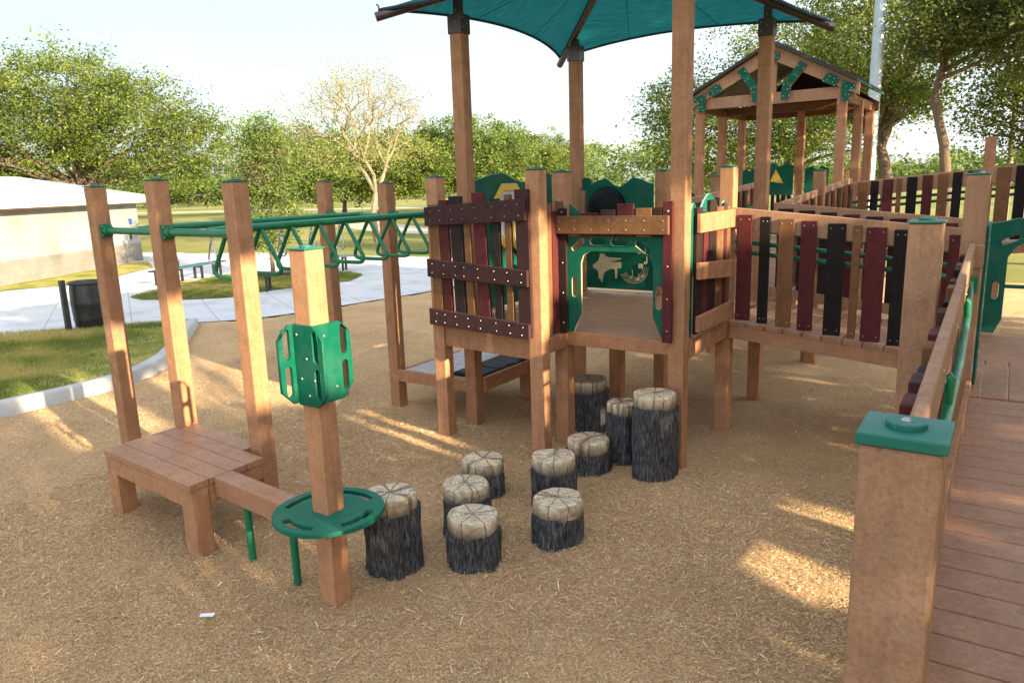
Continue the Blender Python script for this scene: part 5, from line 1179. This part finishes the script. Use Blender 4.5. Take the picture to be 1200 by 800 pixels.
tree('oak_tree', 'pale green tree far off across the sunny field, between the left tall posts', azp(-58.2, 105), [(0, 0, 0), (0, 0, 1), (0, 0, 1.8)], [(0, 0, 3.6, 7, 5, 2.0, 1), (6, 6, 3.0, 5, 5, 1.7, .7)], 260, 26, .5, 'leaf_green', tr=.3, seed=44, sig=.6)
# right-hand trees
tree('oak_tree', 'thin leafy tree behind the front canopy post, left of the gabled shelter', azp(-21.3, 40), [(0, 0, 0), (.2, 0, 2), (.3, .2, 3.4)], [(.4, .2, 5.6, 2.1, 2.1, 2.3, 2), (-.9, -.3, 6.3, 1.2, 1.2, 1.3, 1), (-1.0, -.3, 3.9, 1.3, 1.3, 1.0, 1), (1.6, .5, 3.6, 1.9, 1.9, 1.6, 1)], 190, 42, .17, 'leaf_green', tr=.2, seed=51, sig=.34)
tree('oak_tree', 'large green oak standing behind the gabled shelter', azp(-13.8, 38), [(0, 0, 0), (.2, 0, 2), (.3, .2, 3.4)], [(0, 0, 6.6, 4.4, 3.6, 3.4, 3), (-3.3, -.6, 4.3, 2.8, 2.8, 2.4, 1.6), (3.1, .8, 7.0, 2.6, 2.6, 2.6, 1.6), (.3, 0, 3.6, 3.4, 3, 1.8, 1.4)], 720, 84, .14, 'leaf_oak', tr=.36, seed=52, sig=.42, nl=40)
tree('oak_tree', 'forked oak with a thick leaning trunk just right of the grey light pole', azp(-7.2, 29), [(0, 0, 0), (.05, 0, 1.6), (-.15, 0, 2.9), (-.45, .1, 3.9)], [(-.6, 0, 7.2, 3.0, 2.6, 2.6, 3), (.5, 0, 4.9, 1.1, 1.3, .8, .6), (-2.4, 0, 6.2, 1.8, 1.8, 1.8, 1), (1.2, 0, 7.4, 2.0, 2, 2.2, 1.2)], 520, 80, .115, 'leaf_oak', tr=.30, seed=53, sig=.36, nl=30)
tree('oak_tree', 'dark oak with a curved trunk and a heavy overhanging crown at the upper right', azp(-3.55, 22), [(0, 0, 0), (-.03, 0, 1.8), (-.2, 0, 3.2), (-.5, 0, 4.3), (-.3, .2, 5.6)], [(.5, .6, 7.4, 2.0, 2.4, 2.0, 3), (2.0, 0, 6.4, 2.2, 2.4, 1.9, 2.6), (3.2, -1, 5.8, 2.2, 2.0, 1.6, 1.8), (-.5, -.6, 6.1, .85, 1.2, 1.0, .9)], 760, 74, .10, 'leaf_dark', tr=.165, seed=54, sig=.3, nl=36)
tree('oak_tree', 'tree hanging low over the fence at the far right edge', azp(2.6, 26), [(0, 0, 0), (.05, 0, 1.5), (0, 0, 3.0)], [(0, 0, 5.0, 2.0, 2.2, 2.0, 2), (-1.4, .3, 4.2, 1.3, 1.4, 1.1, 1.0), (-.8, 0, 6.5, 1.8, 1.8, 1.4, 1.2), (-.6, .2, 3.0, .9, 1.0, .5, .3)], 420, 60, .11, 'leaf_oak', tr=.22, seed=55, sig=.3)
# far wood along the horizon: one mass
rg = np.random.default_rng(77); cs = []
for a_ in np.arange(-80, 22, .5):
    for k in range(9):
        D = rg.uniform(140, 175) if a_ > -31 else rg.uniform(175, 230); hh = (9.0 if -31 < a_ < -20 else 4.6 if a_ > -20 else 8.5) * (1 + .18 * math.sin(a_ * 1.3) + .12 * math.sin(a_ * 3.7)); cs.append((math.sin(R(a_ + rg.uniform(-.4, .4))) * D, math.cos(R(a_)) * D, rg.uniform(.5, hh)))
cs = np.array(cs); V, Fq, tn = leaf_cloud(rg, cs, np.full(len(cs), 1.25), 44, .8)
fw_ = npmesh('far_wood', V, Fq, 'leaf_green', tn); fw_['kind'] = 'stuff'
# unseen trees beyond the ramp, crowns shaped to block the low sun
shade = [(-7.5, -3.0), (-3.0, .8), (.8, 4.6), (4.6, 8.6), (8.6, 13.0)]
slab = ['unseen shade tree beyond the ramp, nearest the camera side', 'unseen shade tree beyond the ramp, second from the camera side', 'unseen shade tree beyond the ramp, level with the disc post', 'unseen shade tree beyond the ramp, level with the tower', 'unseen shade tree beyond the ramp, level with the shelter']
def open_to_sun(y, h):  # openings cut in the leaves to place the sun patches
    if 5.66 < h < 6.42 + .15 * math.sin(3 * y) and (0 < y < .95 or 1.4 < y < 5.2): return True            # band kept clear of leaves to light the posts
    if 2.28 < y < 2.95 and 4.5 < h < 6.0: return True
    if 1.5 < y < 3.1 and 5.4 < h < 6.4: return True
    if (2.28 < y < 2.72 or 3.15 < y < 3.6) and 2.6 < h < 3.6: return True
    if -.1 < y < .95 and 5.5 < h < 8.4: return True                                       # gap cut to light the tall left posts
    if h > 6.9 and y > 5.0: return True
    if h > 6.9 and y < 3.0 and math.sin(2.3 * y + 1) * math.sin(1.7 * h) > .25: return True
    return False
for i, (ya, yb) in enumerate(shade):
    rg = np.random.default_rng(90 + i); x0 = 11.0; yc = (ya + yb) / 2; n = 9000
    t_ = thing_m('unseen_shade_tree', slab[i], 'tree', (x0, yc, 0), 'unseen shade trees beyond the ramp')
    xs = x0 + rg.normal(0, .9, n); ys = rg.uniform(ya - .2, yb + .2, n); hs_ = rg.uniform(1.6, 8.3, n)
    y10 = ys + .2 * (xs - 10) * 1.0; keep = np.array([not open_to_sun(a, b) for a, b in zip(y10, hs_)]); zs = hs_ + .3057 * (xs - 10); Cc = np.stack([xs, ys, zs], 1)[keep & (zs > .3)]
    if i >= 1:                                        # leaves added over the ramp to dim the sky light there
        m_ = 5200; xo = rg.uniform(2.6, 10.5, m_); yo = rg.uniform(ya - .2, yb + .2, m_); lo_ = np.maximum(4.6, 6.75 + .3057 * (xo - 10)); zo = lo_ + rg.random(m_) ** 1.5 * 2.6
        k2 = np.array([math.sin(1.9 * a + .7 * i) * math.sin(2.3 * b) < .55 for a, b in zip(xo, yo)]); Cc = np.concatenate([Cc, np.stack([xo, yo, zo], 1)[k2]])
    V, Fq, tn = leaf_cloud(rg, Cc, np.full(len(Cc), .03), 1, .30)
    npmesh('crown', V - np.array([x0, yc, 0]), Fq, 'leaf_dark', tn, parent=t_)
    ty = (ya + .25 - yc) if i == 2 else 0
    mb = MB().tube([(0, ty, -.2), (.05, ty + .1, 2), (0, ty, 4.2), (.1, ty, 7)], [.24, .2, .16, .06], 10)
    for k in range(10):
        e = Cc[rg.integers(len(Cc))] - np.array([x0, yc, 0]); mb.tube([(0, ty, rg.uniform(4, 5.4)), (e[0] * .5, ty + (e[1] - ty) * .5, e[2] * .8 + .9), tuple(e)], [.05, .035, .012], 6)
    o = mb.build('trunk', 'bark', None, True, scale=1); o.parent = t_
